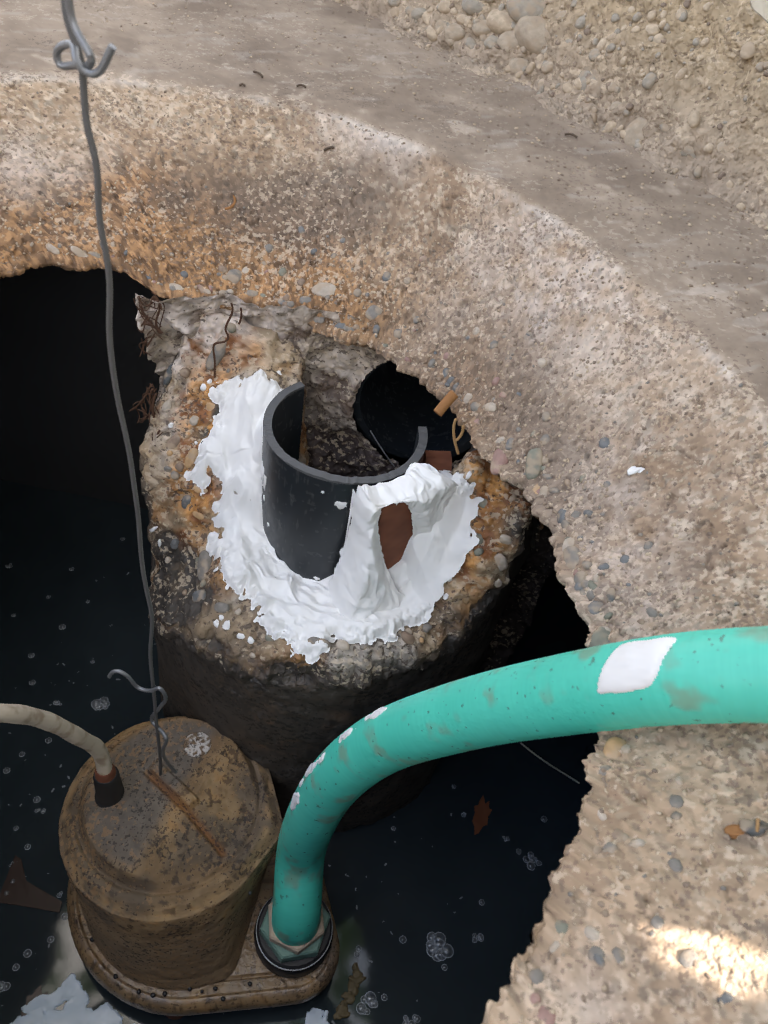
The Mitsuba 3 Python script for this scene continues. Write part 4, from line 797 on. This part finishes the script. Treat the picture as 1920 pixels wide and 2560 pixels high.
part(PUMP, 'strain_relief', lathe([(.0112, -.004), (.0112, .0), (.0098, .002), (.0088, .030), (.0078, .033), (.005, .033)], 36, rel + [0, .0, 0]), 'mat_rubber')
cap_top = rel + [0, 0, .033]
part(PUMP, 'relief_sleeve', lathe([(.0074, -.003), (.0070, .004), (.0056, .007), (.004, .007)], 30, cap_top), 'mat_clay')
CAB = catmull([cap_top + [0, 0, -.01], cap_top + [0, 0, .005]] + [[-0.161,0.2474,0.1905],[-0.1676,0.2423,0.2181],[-0.177,0.2327,0.2511],[-0.1845,0.2214,0.2781],[-0.1903,0.2085,0.3006]] + [[-.23, .185, .325], [-.30, .15, .36], [-.40, .10, .47], [-.52, .05, .55]], .003)
part(PUMP, 'power_cable', tube(CAB, .0054 + .0002 * np.sin(np.arange(len(CAB)) * .6), 14), 'mat_cable', label='dirty cream power cable')

# ------------------------------------------------------------------ discharge hose and its coupling
CC = np.array([-.0065, .2045]); z0 = .0352
COUP = thing('hose_coupling', 'dark threaded coupling with patina green hex nut on the pump outlet', 'pipe coupling')
part(COUP, 'socket', lathe([(.0305, 0), (.0310, .006), (.0305, .012), (.0295, .0135), (.0290, .019), (.0275, .0205), (.02, .0205)], 64, (CC[0], CC[1], z0)), 'mat_rubber')
tor = trimesh.creation.torus(.0288, .0011, 64, 8); tor.apply_translation([CC[0], CC[1], z0 + .0165])
part(COUP, 'snap_ring', tor, 'mat_washer')
def hexagon(r, z0, z1, rot, ch=.0015):
    a = np.arange(6) * np.pi / 3 + rot
    lv = [(r - ch, z0), (r, z0 + ch), (r, z1 - ch), (r - ch, z1), (r * .6, z1)]
    P = np.stack([np.stack([CC[0] + q * np.cos(a), CC[1] + q * np.sin(a), 0 * a + z], -1) for q, z in lv], 1)
    return trimesh.Trimesh(P.reshape(-1, 3), tris(grid_faces(6, len(lv), True)), process=False)
part(COUP, 'hex_nut', hexagon(.0272, z0 + .0195, z0 + .032, .35), 'mat_patina', smooth=False)
part(COUP, 'collar', hexagon(.0236, z0 + .0315, z0 + .041, .8), 'mat_tan_collar', smooth=False)
HOSE = thing('green_hose', 'ribbed turquoise green discharge hose curving up out of the tank', 'hose')
HP = [[CC[0], CC[1], z0 + .034], [CC[0] - .001, CC[1] + .003, z0 + .055]] + [[-0.0118,0.2317,0.112],[-0.0106,0.2383,0.1571],[-0.0045,0.2406,0.2021],[0.0074,0.2411,0.2496],[0.0262,0.239,0.2959],[0.0497,0.232,0.3387],[0.0725,0.2244,0.3751],[0.095,0.2135,0.4125],[0.1174,0.2038,0.4453],[0.1356,0.1972,0.4671],[0.154,0.1926,0.4824]] + [[.20, .180, .515], [.27, .165, .545], [.36, .15, .56], [.6, .12, .60], [1.0, .06, .86]]
hpath = catmull(HP, .0008)
HR = .0183
def hose_mesh():
    n = 48; t, U, V = frames(hpath); L = np.arange(len(hpath)) * .0008
    a = np.arange(n + 1) / n * 2 * np.pi
    r = HR + 0.00004 * np.sin(L[:, None] / .0034 * 2 * np.pi + 0 * a[None])
    P = hpath[:, None] + r[..., None] * (np.cos(a)[None, :, None] * U[:, None] + np.sin(a)[None, :, None] * V[:, None])
    uv = np.stack([np.broadcast_to(L[:, None] / .35, P.shape[:2]), np.broadcast_to(a[None] / 6.2832, P.shape[:2])], -1)
    return trimesh.Trimesh(P.reshape(-1, 3), tris(grid_faces(len(hpath), n + 1)), process=False), uv.reshape(-1, 2)
hm, huv = hose_mesh()
part(HOSE, 'tube', hm, 'mat_hose', smooth=True, uv=huv)
ht, hU, hV = frames(hpath)
def hose_smear(target, along, across, seed, square=0.0, thick=.0009):
    """a patch of sealant on the hose's skin, centred where the skin is nearest to the target point"""
    i0 = int(np.argmin(np.linalg.norm(hpath - target, axis=1)))
    d = target - hpath[i0]; a0 = math.atan2(d @ hV[i0], d @ hU[i0])
    n = int(along * 1.35 / .0008); idx = np.clip(np.arange(i0 - n, i0 + n), 0, len(hpath) - 1)
    m = 60; aa = np.linspace(-1.35, 1.35, m) * across / HR
    u = (np.arange(len(idx)) - n) * .0008 / along; w = aa * HR / across
    Uu, W = np.meshgrid(u, w, indexing='ij'); e = 7 if square else 2
    Uu = Uu + (.42 * W if square else 0); f = 1 - (np.abs(Uu) ** e + np.abs(W) ** e) ** (1 / e)
    q = np.stack([Uu * along * 1, W * across, 0 * W + seed * .01], -1)
    f = f - (.22 if not square else 0) + (2.3 if not square else .12) * (fbm(q * 170, 4, 180 + seed) - .5)
    tk = np.where(f > 0, thick * (1 - np.exp(-f / .12)) + .0005, -.0003)
    A = a0 + aa[None]
    dirn = np.cos(A)[..., None] * hU[idx][:, None] + np.sin(A)[..., None] * hV[idx][:, None]
    P = hpath[idx][:, None] + dirn * (HR + tk)[..., None]
    v, fc_, used = drop_tris(P.reshape(-1, 3), tris(grid_faces(len(idx), m)), (f > -.02).ravel())
    return trimesh.Trimesh(v, fc_, process=False)
for i, (tgt, al, ac, sq) in enumerate([([0.1024,0.1982,0.4724], .0125, .0115, 1), ([0.0235,0.2416,0.3171], .012, .0040, 0), ([0.0113,0.2414,0.2884], .010, .003, 0), ([-0.0089,0.2414,0.2385], .024, .0034, 0), ([-0.0184,0.2358,0.2044], .011, .0042, 0)]):
    part(HOSE, 'sealant_smear', hose_smear(np.array(tgt), al, ac, i, sq), 'mat_sealant', smooth=True)

# ------------------------------------------------------------------ hanging wire
WIRE = thing('hanging_wire', 'long grey steel wire twisted round the pump and hanging into the tank', 'wire')
WP = [[-0.1294,0.262,0.124],[-0.1255,0.2625,0.1692],[-0.1247,0.2625,0.2222],[-0.1239,0.263,0.268],[-0.1226,0.263,0.3095],[-0.1194,0.263,0.3427],[-0.1205,0.263,0.3636],[-0.1213,0.263,0.3945],[-0.1204,0.263,0.4262],[-0.1206,0.263,0.4454],[-0.1213,0.263,0.4717],[-0.123,0.263,0.4927],[-0.1238,0.263,0.5147],[-0.1229,0.263,0.5351],[-0.1208,0.263,0.5521],[-0.1206,0.263,0.5638],[-0.1215,0.263,0.5817],[-0.1205,0.263,0.6016],[-0.1218,0.263,0.6105],[-0.1214,0.263,0.6249],[-0.1211,0.262,0.6333],[-0.1222,0.262,0.6377],[-0.1234,0.262,0.6419],[-0.1236,0.262,0.648],[-0.1239,0.262,0.655]]
part(WIRE, 'strand', tube(catmull(WP, .003), .0012, 10), 'mat_wire')
WL = [[-0.1215,0.2605,0.6557],[-0.1217,0.2605,0.6486],[-0.121,0.2605,0.642],[-0.117,0.258,0.6376],[-0.1152,0.257,0.635],[-0.1168,0.259,0.6322],[-0.1206,0.262,0.6304],[-0.1268,0.266,0.6284],[-0.1306,0.267,0.628],[-0.131,0.267,0.6306],[-0.1285,0.266,0.6337],[-0.1246,0.264,0.6355],[-0.1215,0.26,0.6351],[-0.1205,0.258,0.6332],[-0.1189,0.258,0.6308],[-0.115,0.258,0.6302],[-0.1122,0.258,0.6326],[-0.1099,0.258,0.6365],[-0.1083,0.258,0.6391]]
part(WIRE, 'loop', tube(catmull(WL, .0015), .00125, 10), 'mat_wire_bright', label='bent loop of pale wire')
WT = [[-0.1497,0.258,0.2763],[-0.1417,0.259,0.2828],[-0.1369,0.259,0.2776],[-0.1328,0.26,0.2668],[-0.1241,0.2585,0.2684],[-0.1173,0.2575,0.2751],[-0.1144,0.2575,0.2691],[-0.117,0.259,0.2545],[-0.126,0.265,0.2296],[-0.129,0.266,0.2145],[-0.1228,0.262,0.2144],[-0.1176,0.258,0.214],[-0.1202,0.2575,0.1944],[-0.1188,0.258,0.177],[-0.1157,0.259,0.1657],[-0.1131,0.259,0.161]]
part(WIRE, 'tail', tube(catmull(WT, .0015), .0013, 10), 'mat_wire_bright', label='twisted pale tail of the wire')

# ------------------------------------------------------------------ leaves, roots, bits
def leaf(pts, c, size, seed, curl=.15):
    poly = shapely.Polygon(pts); m = trimesh.creation.triangulate_polygon(poly.segmentize(.12), engine='earcut')
    v, f = np.array(m[0]), np.array(m[1]); v3 = np.c_[v, np.zeros(len(v))]
    mm = trimesh.Trimesh(v3, f).subdivide().subdivide(); v3 = mm.vertices.copy()
    v3[:, 2] = curl * (v3[:, 0] ** 2 * .3 + .5 * (fbm(v3 * 2.5, 3, seed) - .5)) + .03
    lo = v3.copy(); lo[:, 2] -= .03
    f2 = mm.faces
    V = np.vstack([v3, lo]); F = np.vstack([f2, f2[:, ::-1] + len(v3)])
    return trimesh.Trimesh(V * size + np.asarray(c), F, process=False)
MAPLE = [(-.25, -1), (.05, -.85), (.22, -.5), (.5, -.4), (.48, 0), (.66, .38), (.42, .42), (.36, .82), (.12, .62), (-.12, 1.05), (-.3, .8), (-.36, .5), (-.62, .42), (-.5, .05), (-.6, -.35), (-.36, -.6)]
k = thing('floating_leaf', 'small reddish brown dead leaf floating below the green hose', 'leaf')
own(k, leaf([(x * .85 + .15 * y, y * 1.25) for x, y in MAPLE], [0.1468,0.3485,0.001], .016, 3), 'mat_leaf_brown', smooth=True)
k = thing('floating_leaf', 'dull brown soaked leaf in the water left of the pump', 'leaf')
own(k, leaf([(x * 1.2, y) for x, y in [(-1, 1), (-.75, .9), (-.3, .15), (.4, -.1), (1.1, -.35), (1.15, -.75), (.3, -.75), (-.9, -.8)]], [-0.2274,0.2134,0.0004], .021, 5, .03), 'mat_leaf_wet', smooth=True)
k = thing('floating_leaf', 'soaked brown leaf at the lower left corner in the bright reflection', 'leaf')
own(k, leaf(MAPLE, [-0.1887,0.1315,0.0004], .014, 8, .03), 'mat_leaf_wet', smooth=True)
k = thing('scum_clump', 'ragged yellow brown scum clump floating right of the pump', 'scum')
sc = []
for i, (x, y, z) in enumerate([[0.0485,0.1997,0.001],[0.0508,0.1949,0.001],[0.0476,0.191,0.001],[0.053,0.1909,0.001],[0.047,0.1852,0.001],[0.0504,0.1831,0.001],[0.0443,0.1787,0.001],[0.0473,0.1766,0.001],[0.0432,0.172,0.001],[0.0417,0.1679,0.001],[0.0402,0.1635,0.001],[0.0454,0.1659,0.001],[0.0505,0.1871,0.001]]): sc.append(pebble((x, y, .001), (0, 0, 1), rng.uniform(.003, .006), rng.uniform(.002, .004), .0018, rng.uniform(0, 3), i, ICO2, .6))
own(k, trimesh.util.concatenate(sc), 'mat_scum', smooth=True)
def twig(name, pts, r, m, label, cat): 
    k = thing(name, label, cat); own(k, tube(catmull(pts, .0015), r, 7), m, smooth=True); return k
twig('straw', [[0.1831,0.433,0.003],[0.1958,0.4246,0.003],[0.2125,0.4152,0.003],[0.2313,0.4064,0.003],[0.2439,0.4005,0.003]], .0010, 'mat_straw', 'thin pale straw across the dark water under the hose', 'straw')
twig('straw', [[0.0032,0.3116,0.002],[0.0152,0.3149,0.002],[0.0265,0.318,0.002]], .0006, 'mat_straw', 'short pale straw afloat left of the reddish leaf behind the hose', 'straw')
twig('glint_line', [[-0.0221,0.47,0.3392],[-0.0153,0.468,0.3309],[-0.0064,0.466,0.3207],[0.0012,0.464,0.3132]], .0006, 'mat_wire_bright', 'thin bright line painted in for a glint inside the cut black pipe', 'wire')  # this strand stands in for a glint of light
for a_, b_, l_ in zip([[-0.1752,0.7003,0.5009],[-0.178,0.6646,0.5001],[-0.1366,0.688,0.5005],[-0.0988,0.6209,0.4789],[0.0863,0.6888,0.5023]], [[-0.1657,0.6935,0.5009],[-0.1727,0.6643,0.5001],[-0.1293,0.6864,0.5005],[-0.0914,0.6228,0.4825],[0.0957,0.6864,0.5026]], ('dark bark sliver on the dusty ring right of the wire loop', 'tiny dark bark sliver on the pale line nearest the wire loop', 'curved dark bark sliver just above the pale line of the ring', 'dark bark sliver on the pale patch of the sloping concrete', 'dark bark sliver beside the cobbles on the dusty ring')):
    pa, na = on_lid(a_[0], a_[1]); pb, nb = on_lid(b_[0], b_[1]); k = thing('bark_sliver', l_, 'bark', 'bark slivers on the concrete')
    own(k, tube(catmull([pa + na * .0012, (pa + pb) / 2 + na * .0022 + [0, .001, 0], pb + nb * .0012], .002), [.0004, .0011, .0012, .0011, .0004][:99] if False else .0009, 6), 'mat_bark', smooth=True)
twig('root', [p for p in [[-0.1631,0.5709,0.4425],[-0.1593,0.5728,0.4439],[-0.1574,0.5763,0.4457],[-0.1582,0.5805,0.4482],[-0.1595,0.5826,0.4499]]], .0011, 'mat_root_orange', 'short curled orange rootlet lying on the rusty concrete slope', 'root')
k = thing('root_tuft', 'dark hairy roots hanging off the left side of the baffle', 'roots')
def fibres(seeds, m_, r):
    for pts in seeds: part(k, 'root', tube(catmull(pts, .0015), r, 6), m_, smooth=True)
RB = [[[-0.185,0.455,0.355],[-0.1897,0.455,0.3476],[-0.1932,0.455,0.3394],[-0.1953,0.455,0.331],[-0.1938,0.455,0.3224],[-0.1973,0.455,0.3193]],[[-0.1927,0.455,0.3369],[-0.1981,0.455,0.3321],[-0.2051,0.455,0.3251]],[[-0.194,0.452,0.3336],[-0.1915,0.452,0.3289],[-0.1931,0.452,0.3222]],[[-0.1942,0.48,0.3969],[-0.1989,0.48,0.3881],[-0.2021,0.48,0.3827]],[[-0.1893,0.478,0.3836],[-0.1929,0.478,0.3768],[-0.1961,0.478,0.3709]],[[-0.1977,0.475,0.4139],[-0.1916,0.475,0.4078],[-0.1862,0.475,0.4127],[-0.1816,0.475,0.4063]],[[-0.1974,0.478,0.3896],[-0.1906,0.478,0.3892],[-0.1858,0.478,0.3844]],[[-0.1957,0.478,0.3762],[-0.1991,0.478,0.3686],[-0.1988,0.478,0.3633]]]
RD = [[[-0.1841,0.452,0.3532],[-0.1868,0.452,0.3397],[-0.1853,0.452,0.3268],[-0.1885,0.452,0.3124]],[[-0.1808,0.45,0.3512],[-0.1845,0.45,0.3374],[-0.1831,0.45,0.3222]],[[-0.1888,0.478,0.4141],[-0.1843,0.478,0.4077],[-0.1874,0.478,0.3957],[-0.184,0.478,0.3848]],[[-0.2001,0.48,0.4069],[-0.1969,0.48,0.3963],[-0.1913,0.48,0.3898]],[[-0.1766,0.44,0.3249],[-0.1812,0.44,0.31],[-0.1802,0.44,0.2985]]]
fibres(RB, 'mat_root', .0006); fibres(RD, 'mat_root', .0009)
fibres([[np.array(p) + rng.normal(0, .0022, 3) for p in q] for q in RB + RD for _ in range(2)], 'mat_root', .0004)
k = thing('root_tuft', 'thin brown roots running down the pale wall left of the pipe', 'roots')
fibres([[[-0.1313,0.474,0.4233],[-0.1313,0.474,0.4141],[-0.1346,0.474,0.4059],[-0.1353,0.474,0.4],[-0.1336,0.474,0.3954],[-0.1364,0.474,0.3908],[-0.1432,0.474,0.3877],[-0.1441,0.474,0.3763],[-0.144,0.474,0.3555],[-0.1413,0.474,0.3432]],[[-0.1252,0.476,0.4198],[-0.1252,0.476,0.4105],[-0.1265,0.476,0.4065]]], 'mat_root', .0008)
k = thing('root_tuft', 'brown root loops hanging at the right of the pipe opening', 'roots')
fibres([[[0.0337,0.405,0.4145],[0.0341,0.405,0.405],[0.0369,0.405,0.3959],[0.0409,0.405,0.3868]],[[0.039,0.403,0.4117],[0.0396,0.403,0.406],[0.0371,0.403,0.3988]]], 'mat_root_pale', .0010)
k = thing('root_stub', 'stubby orange cut root poking out of the edge above the pipe', 'root')
own(k, tube(catmull([[0.0304,0.425,0.4194],[0.0258,0.42,0.4137],[0.022,0.415,0.4085]], .002), .0034, 12), 'mat_root_orange')
for i, (x, y, z) in enumerate([[0.1307,0.3416,0.4499],[0.1336,0.3412,0.4524]]):
    if i == 0: SP = thing('sealant_splash', 'small white sealant splash alone on the tan right slope', 'sealant')
    p, n = on_lid(x, y); part(SP, 'blob', blob(p + n * .001, n, .0034 - i * .001, .0022, .0013, .3, 33 + i), 'mat_sealant', smooth=True)
k = thing('twig_scrap', 'dry brown scrap of leaf and twig on the lower right slope', 'leaf scrap')
xs = [[0.15,0.1427,0.4545],[0.1537,0.1436,0.4563],[0.1552,0.1408,0.4574],[0.1566,0.1444,0.4577]]
p, n = on_lid(xs[0][0], xs[0][1]); part(k, 'leaf', pebble(p + n * .001, n, .005, .003, .0014, .4, 3, ICO2, .6), 'mat_root_orange', smooth=True)
p, n = on_lid(xs[1][0], xs[1][1]); part(k, 'crumb', pebble(p + n * .001, n, .005, .003, .002, .4, 4, ICO2, .6), 'mat_stone_dark', smooth=True)
p, n = on_lid(xs[2][0], xs[2][1]); p2, n2_ = on_lid(xs[3][0], xs[3][1]); part(k, 'twig', tube(np.array([p + n * .002, p2 + n2_ * .004]), .0007, 6), 'mat_root_pale', smooth=True)
k = thing('dry_leaf', 'pale sunlit dry leaf tip at the top right corner of the bank', 'leaf')
bx = [0.1575,0.5565,0.63]; p, n = on_bank(bx[0], bx[1])
own(k, leaf([(-1, .3), (-.2, .55), (1, .2), (1, -.3), (-.1, -.35)], (0, 0, 0), .03, 4, .3).apply_transform(trimesh.transformations.rotation_matrix(-.6, [0, 0, 1])).apply_transform(trimesh.transformations.rotation_matrix(.9, [1, 0, 0])).apply_translation(np.asarray(bx) + [0, -.01, .01]), 'mat_straw', smooth=True)

def film(outline, name, label, hole=.52, f=150, seed=0):  # broken sheet on the water that stands in for reflected sky
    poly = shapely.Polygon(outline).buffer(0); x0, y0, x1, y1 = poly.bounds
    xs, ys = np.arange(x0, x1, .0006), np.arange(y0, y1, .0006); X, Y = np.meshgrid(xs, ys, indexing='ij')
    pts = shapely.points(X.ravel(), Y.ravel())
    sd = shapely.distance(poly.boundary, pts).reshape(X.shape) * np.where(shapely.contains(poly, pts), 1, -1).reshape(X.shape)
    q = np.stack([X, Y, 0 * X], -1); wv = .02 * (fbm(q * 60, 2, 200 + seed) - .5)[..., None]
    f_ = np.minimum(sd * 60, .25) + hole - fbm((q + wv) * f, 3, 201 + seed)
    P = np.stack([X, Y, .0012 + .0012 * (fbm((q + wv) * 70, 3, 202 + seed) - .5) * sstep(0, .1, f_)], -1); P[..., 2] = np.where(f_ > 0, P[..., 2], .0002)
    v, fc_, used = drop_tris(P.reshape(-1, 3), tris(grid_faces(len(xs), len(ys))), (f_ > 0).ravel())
    k = thing(name, label, 'scum'); own(k, trimesh.Trimesh(v, fc_, process=False), 'mat_sky_reflection', smooth=True)
mat('mat_sky_reflection', (.56, .66, .76), .25, .5)  # pale blue of the sky reflection, put into the colour
film([[-0.1733,0.1629],[-0.159,0.149],[-0.1331,0.1361],[-0.1074,0.1296],[-0.1008,0.1115],[-0.2043,0.0948],[-0.2111,0.1155],[-0.1982,0.1252],[-0.1895,0.1375],[-0.1811,0.1469],[-0.1742,0.1538]], 'sky_reflection_sheet', 'pale blue white sheet of painted sky reflection at the lower left corner beside the pump', .50, 95)
film([[0.0155,0.1609],[0.0285,0.1663],[0.0357,0.1517],[0.0207,0.1461]], 'sky_reflection_sheet', 'small pale scrap of painted sky reflection at the bottom edge right of the pump', .62, 150, 5)

# bubbles
def dome(c, r, sq=.75):
    a = np.linspace(0, np.pi / 2, 8)
    return lathe(np.stack([r * np.cos(a), sq * r * np.sin(a)], 1), 20, (c[0], c[1], .0006))
def highlight_rim(c, r):  # pale ring painting in the bright rim highlight of a bubble
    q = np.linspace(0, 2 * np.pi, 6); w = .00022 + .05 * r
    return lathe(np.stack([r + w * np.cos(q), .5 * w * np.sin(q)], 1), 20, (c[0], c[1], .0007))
mat('mat_highlight_rim', (.34, .37, .40), .5, .4)
def froth(x, y, r, n, label, group):
    k = thing('bubble_cluster', label, 'bubbles', group)
    for j in range(n):
        a, d = rng.uniform(0, 6.28), r * .75 * math.sqrt(rng.random()) * (n > 1)
        c_, rb = (x + d * math.cos(a), y + d * math.sin(a)), r * (rng.uniform(.16, .46) if n > 1 else 1)
        b_ = part(k, 'bubble', dome(c_, rb), 'mat_bubble', smooth=True); part(b_, 'rim', highlight_rim(c_, rb), 'mat_highlight_rim', smooth=True)
GB = 'bubbles floating on the black water'
LBL = [[-0.2384,0.3879,22.0,9.0],[-0.4009,0.5313,14.0,4.0],[-0.2789,0.379,13.0,4.0],[-0.249,0.2748,11.0,4.0],[-0.2505,0.2271,10.0,3.0],[-0.2052,0.2101,9.0,2.0],[0.1147,0.2275,27.0,12.0],[0.0627,0.1755,22.0,9.0],[0.0493,0.2124,12.0,4.0],[0.1966,0.3152,18.0,7.0],[0.148,0.2403,12.0,4.0],[0.1306,0.3444,10.0,3.0],[0.0991,0.1703,18.0,7.0],[0.1713,0.3321,9.0,3.0],[-0.2167,0.141,14.0,4.0],[-0.2207,0.3265,9.0,2.0]]
NAMES_B = ['bubble patch above the pump beside the wire', 'bubble pair at the left edge beside the wire', 'small bubble patch above the cream cable', 'bubble patch left of the pump top', 'bubble at the left edge above the soaked leaf', 'bubble between the soaked leaf and the pump', 'large bubble patch right of the pump flange', 'bubble patch at the bottom right of the scum clump', 'bubble patch just above the scum clump', 'bubble patch right of the reddish leaf near the concrete edge', 'bubble patch above the large bubble patch', 'bubble patch touching the reddish leaf', 'bubble patch at the bottom edge right of the scum', 'small bubble patch below the reddish leaf', 'bubbles at the left edge beside the bright reflection', 'bubble pair just under the cream cable']
for (x, y, r, n), nm in zip(LBL, NAMES_B): froth(x, y, r * .00044, int(n), nm, GB)
for x, y, r in [[-0.3344,0.5428,5.0],[-0.2974,0.6004,5.0],[-0.3118,0.4657,7.0],[-0.3266,0.4251,6.0],[-0.3121,0.3957,6.0],[-0.3019,0.3558,6.0],[-0.2708,0.34,6.0],[-0.2879,0.3219,5.0],[-0.2939,0.3043,6.0],[-0.2564,0.2837,6.0],[-0.2459,0.243,5.0],[-0.2623,0.2562,4.0],[-0.2451,0.214,5.0],[-0.2456,0.2045,5.0],[-0.1932,0.1959,5.0],[0.208,0.3574,6.0],[0.1834,0.3213,5.0],[0.0848,0.2276,6.0],[0.0293,0.2142,5.0],[0.0749,0.1825,5.0],[0.1219,0.2127,5.0],[0.1507,0.2698,5.0],[0.0035,0.2974,4.0],[0.1182,0.3724,4.0],[0.0649,0.3202,4.0],[0.1674,0.4334,4.0],[-0.1967,0.1777,5.0],[-0.2098,0.1651,6.0],[-0.214,0.1544,5.0],[-0.2998,0.5038,4.0],[-0.3656,0.4683,4.0],[-0.342,0.4999,4.0],[-0.2655,0.4318,4.0],[-0.2543,0.3485,4.0]]:
    k = thing('bubble', 'tiny single bubble afloat on the black water', 'bubble', 'single tiny bubbles on the black water')
    own(k, dome((x, y), r * .00045), 'mat_bubble', smooth=True); part(k, 'rim', highlight_rim((x, y), r * .00045), 'mat_highlight_rim', smooth=True)
sp = []
for i in range(260):
    x, y = rng.uniform(-.33, .14), rng.uniform(.12, .56)
    s = rng.uniform(.0003, .0010)
    sp.append(pebble((x, y, .0003), (0, 0, 1), s * rng.uniform(1, 3), s, .0003, rng.uniform(0, 3), i % 30, ICO0, .4))
k = thing('specks', 'tiny pale specks floating all over the black water', kind='stuff'); own(k, trimesh.util.concatenate(sp), 'mat_speck')

# ------------------------------------------------------------------ the tree that shades the pit (outside the frame)
TREE = thing('shade_tree', 'leafy tree overhanging the pit and shading it', 'tree')
cc = np.array([.0, .3, .45]) + SUN * 3.2
trunk = catmull([[2.6, -1.9, .75], [2.55, -1.85, 1.7], [2.35, -1.6, 2.5], [cc[0], cc[1], cc[2] + .2]], .08)
part(TREE, 'trunk', tube(trunk, np.linspace(.10, .03, len(trunk)), 14), 'mat_bark', smooth=True)
PATCH3 = [[0.1288,0.1003,0.4528],[0.1362,0.1039,0.4549],[0.141,0.1073,0.456],[0.144,0.1089,0.457],[0.1462,0.1029,0.4595],[0.1475,0.0986,0.4609],[0.149,0.0902,0.4634],[0.144,0.0846,0.462],[0.142,0.0911,0.4602],[0.139,0.0938,0.4581],[0.1358,0.0908,0.4574],[0.1342,0.0949,0.456],[0.1307,0.0968,0.4542]]
PATCH = [[q[0] + SUN[0] / SUN[2] * (.465 - q[2]), q[1] + SUN[1] / SUN[2] * (.465 - q[2])] for q in PATCH3]
_pc = np.mean(PATCH, 0) + [.004, .0]; PATCH = [list(_pc + .8 * (np.array(q) - _pc)) for q in PATCH]
def leaves(n, cen, rad, size, seed, hole=0.0, near=False):
    g = np.random.default_rng(seed); e1 = np.cross(SUN, [0, 0, 1]); e1 /= np.linalg.norm(e1); e2 = np.cross(SUN, e1)
    V, F = [], []
    poly = shapely.Polygon(PATCH).buffer(0); zc = .465
    rho = rad * np.sqrt(g.random(n)); az = g.random(n) * 2 * np.pi; dep = g.normal(0, rad * .3, n)
    P = cen + (rho * np.cos(az))[:, None] * e1 + (rho * np.sin(az))[:, None] * e2 + dep[:, None] * SUN
    foot = P - SUN * ((P[:, 2] - zc) / SUN[2])[:, None]
    dist = shapely.distance(poly, shapely.points(foot[:, 0], foot[:, 1]))
    shape = np.array([[0, -1, 0], [.34, -.45, .06], [.42, 0, .09], [.3, .5, .05], [0, 1, -.04], [-.3, .5, .05], [-.42, 0, .09], [-.34, -.45, .06]])
    for p, d in zip(P, dist):
        s = size * g.uniform(.7, 1.3)
        if d < (hole if not near else s * .50): continue
        nrm = SUN + g.normal(0, .45, 3); M = rotm(nrm); a = g.random() * 6.28
        R2 = np.array([[math.cos(a), -math.sin(a), 0], [math.sin(a), math.cos(a), 0], [0, 0, 1]])
        b = sum(map(len, V)); V.append(p + (shape @ R2.T * s) @ M.T); F += [[b, b + i, b + i + 1] for i in range(1, 7)]
    return trimesh.Trimesh(np.vstack(V), np.array(F), process=False)
part(TREE, 'crown', leaves(6000, cc, 1.25, .085, 3, hole=.125), 'mat_green_leaf', kind='stuff')
TREE2 = thing('shade_tree', 'unseen tall tree added behind the earth bank to darken the water reflection', 'tree')  # added out of view so the water mirrors dark leaves
tk2 = catmull([[1.6, 3.6, .75], [1.5, 3.4, 2.0], [1.1, 3.1, 3.4], [.4, 2.8, 4.6]], .1)
part(TREE2, 'trunk', tube(tk2, np.linspace(.16, .05, len(tk2)), 14), 'mat_bark', smooth=True)
for q in ([[1.3, 3.2, 2.7], [.2, 2.6, 3.6], [-1.0, 2.2, 4.0]], [[.9, 3.0, 3.7], [.9, 2.3, 4.1], [.8, 1.7, 4.2]], [[1.0, 3.1, 3.5], [2.0, 2.6, 4.2], [2.6, 2.4, 4.4]]):
    b = catmull(q, .1); part(TREE2, 'limb', tube(b, np.linspace(.06, .015, len(b)), 9), 'mat_bark', smooth=True)
def crown2():
    g = np.random.default_rng(12); n = 4000
    P = np.stack([g.uniform(-2.8, 2.6, n), 0.6 + 3.4 * g.random(n) ** .9, 3.7 + 1.3 * g.random(n)], 1)
    P = P[(P[:, 1] > .62 + .5 * meshkit.fbm(P * 1.3, 3, 9)) & (meshkit.fbm(P * 1.1 + 5, 3, 4) > .36)]
    shape = np.array([[0, -1, 0], [.34, -.45, .06], [.42, 0, .09], [.3, .5, .05], [0, 1, -.04], [-.3, .5, .05], [-.42, 0, .09], [-.34, -.45, .06]]); V, F = [], []
    for p in P:
        M = rotm(g.normal(0, .6, 3) + [0, 0, 1]); a = g.random() * 6.28; b = 8 * len(V)
        V.append(p + (shape @ np.array([[math.cos(a), -math.sin(a), 0], [math.sin(a), math.cos(a), 0], [0, 0, 1]]) * g.uniform(.08, .14)) @ M.T); F += [[b, b + i, b + i + 1] for i in range(1, 7)]
    return trimesh.Trimesh(np.vstack(V), np.array(F), process=False)
part(TREE2, 'crown', crown2(), 'mat_green_leaf', kind='stuff')
BR = thing('added_branch', 'unseen low leafy branch added over the pit to shape the sun patch', 'branch')  # added out of view; the gap in its leaves shapes the sun patch
cb = np.array([PATCH[0][0], PATCH[0][1], .465]) + SUN * .5
br = catmull([cc + [0.3, -.2, -.2], cb + [.5, -.3, .6], cb + [.2, -.1, .12], cb + [.08, .02, .02]], .03)
part(BR, 'stem', tube(br, np.linspace(.012, .004, len(br)), 8), 'mat_bark', smooth=True)
part(BR, 'foliage', leaves(1800, cb, .23, .022, 5, near=True), 'mat_green_leaf', kind='stuff')
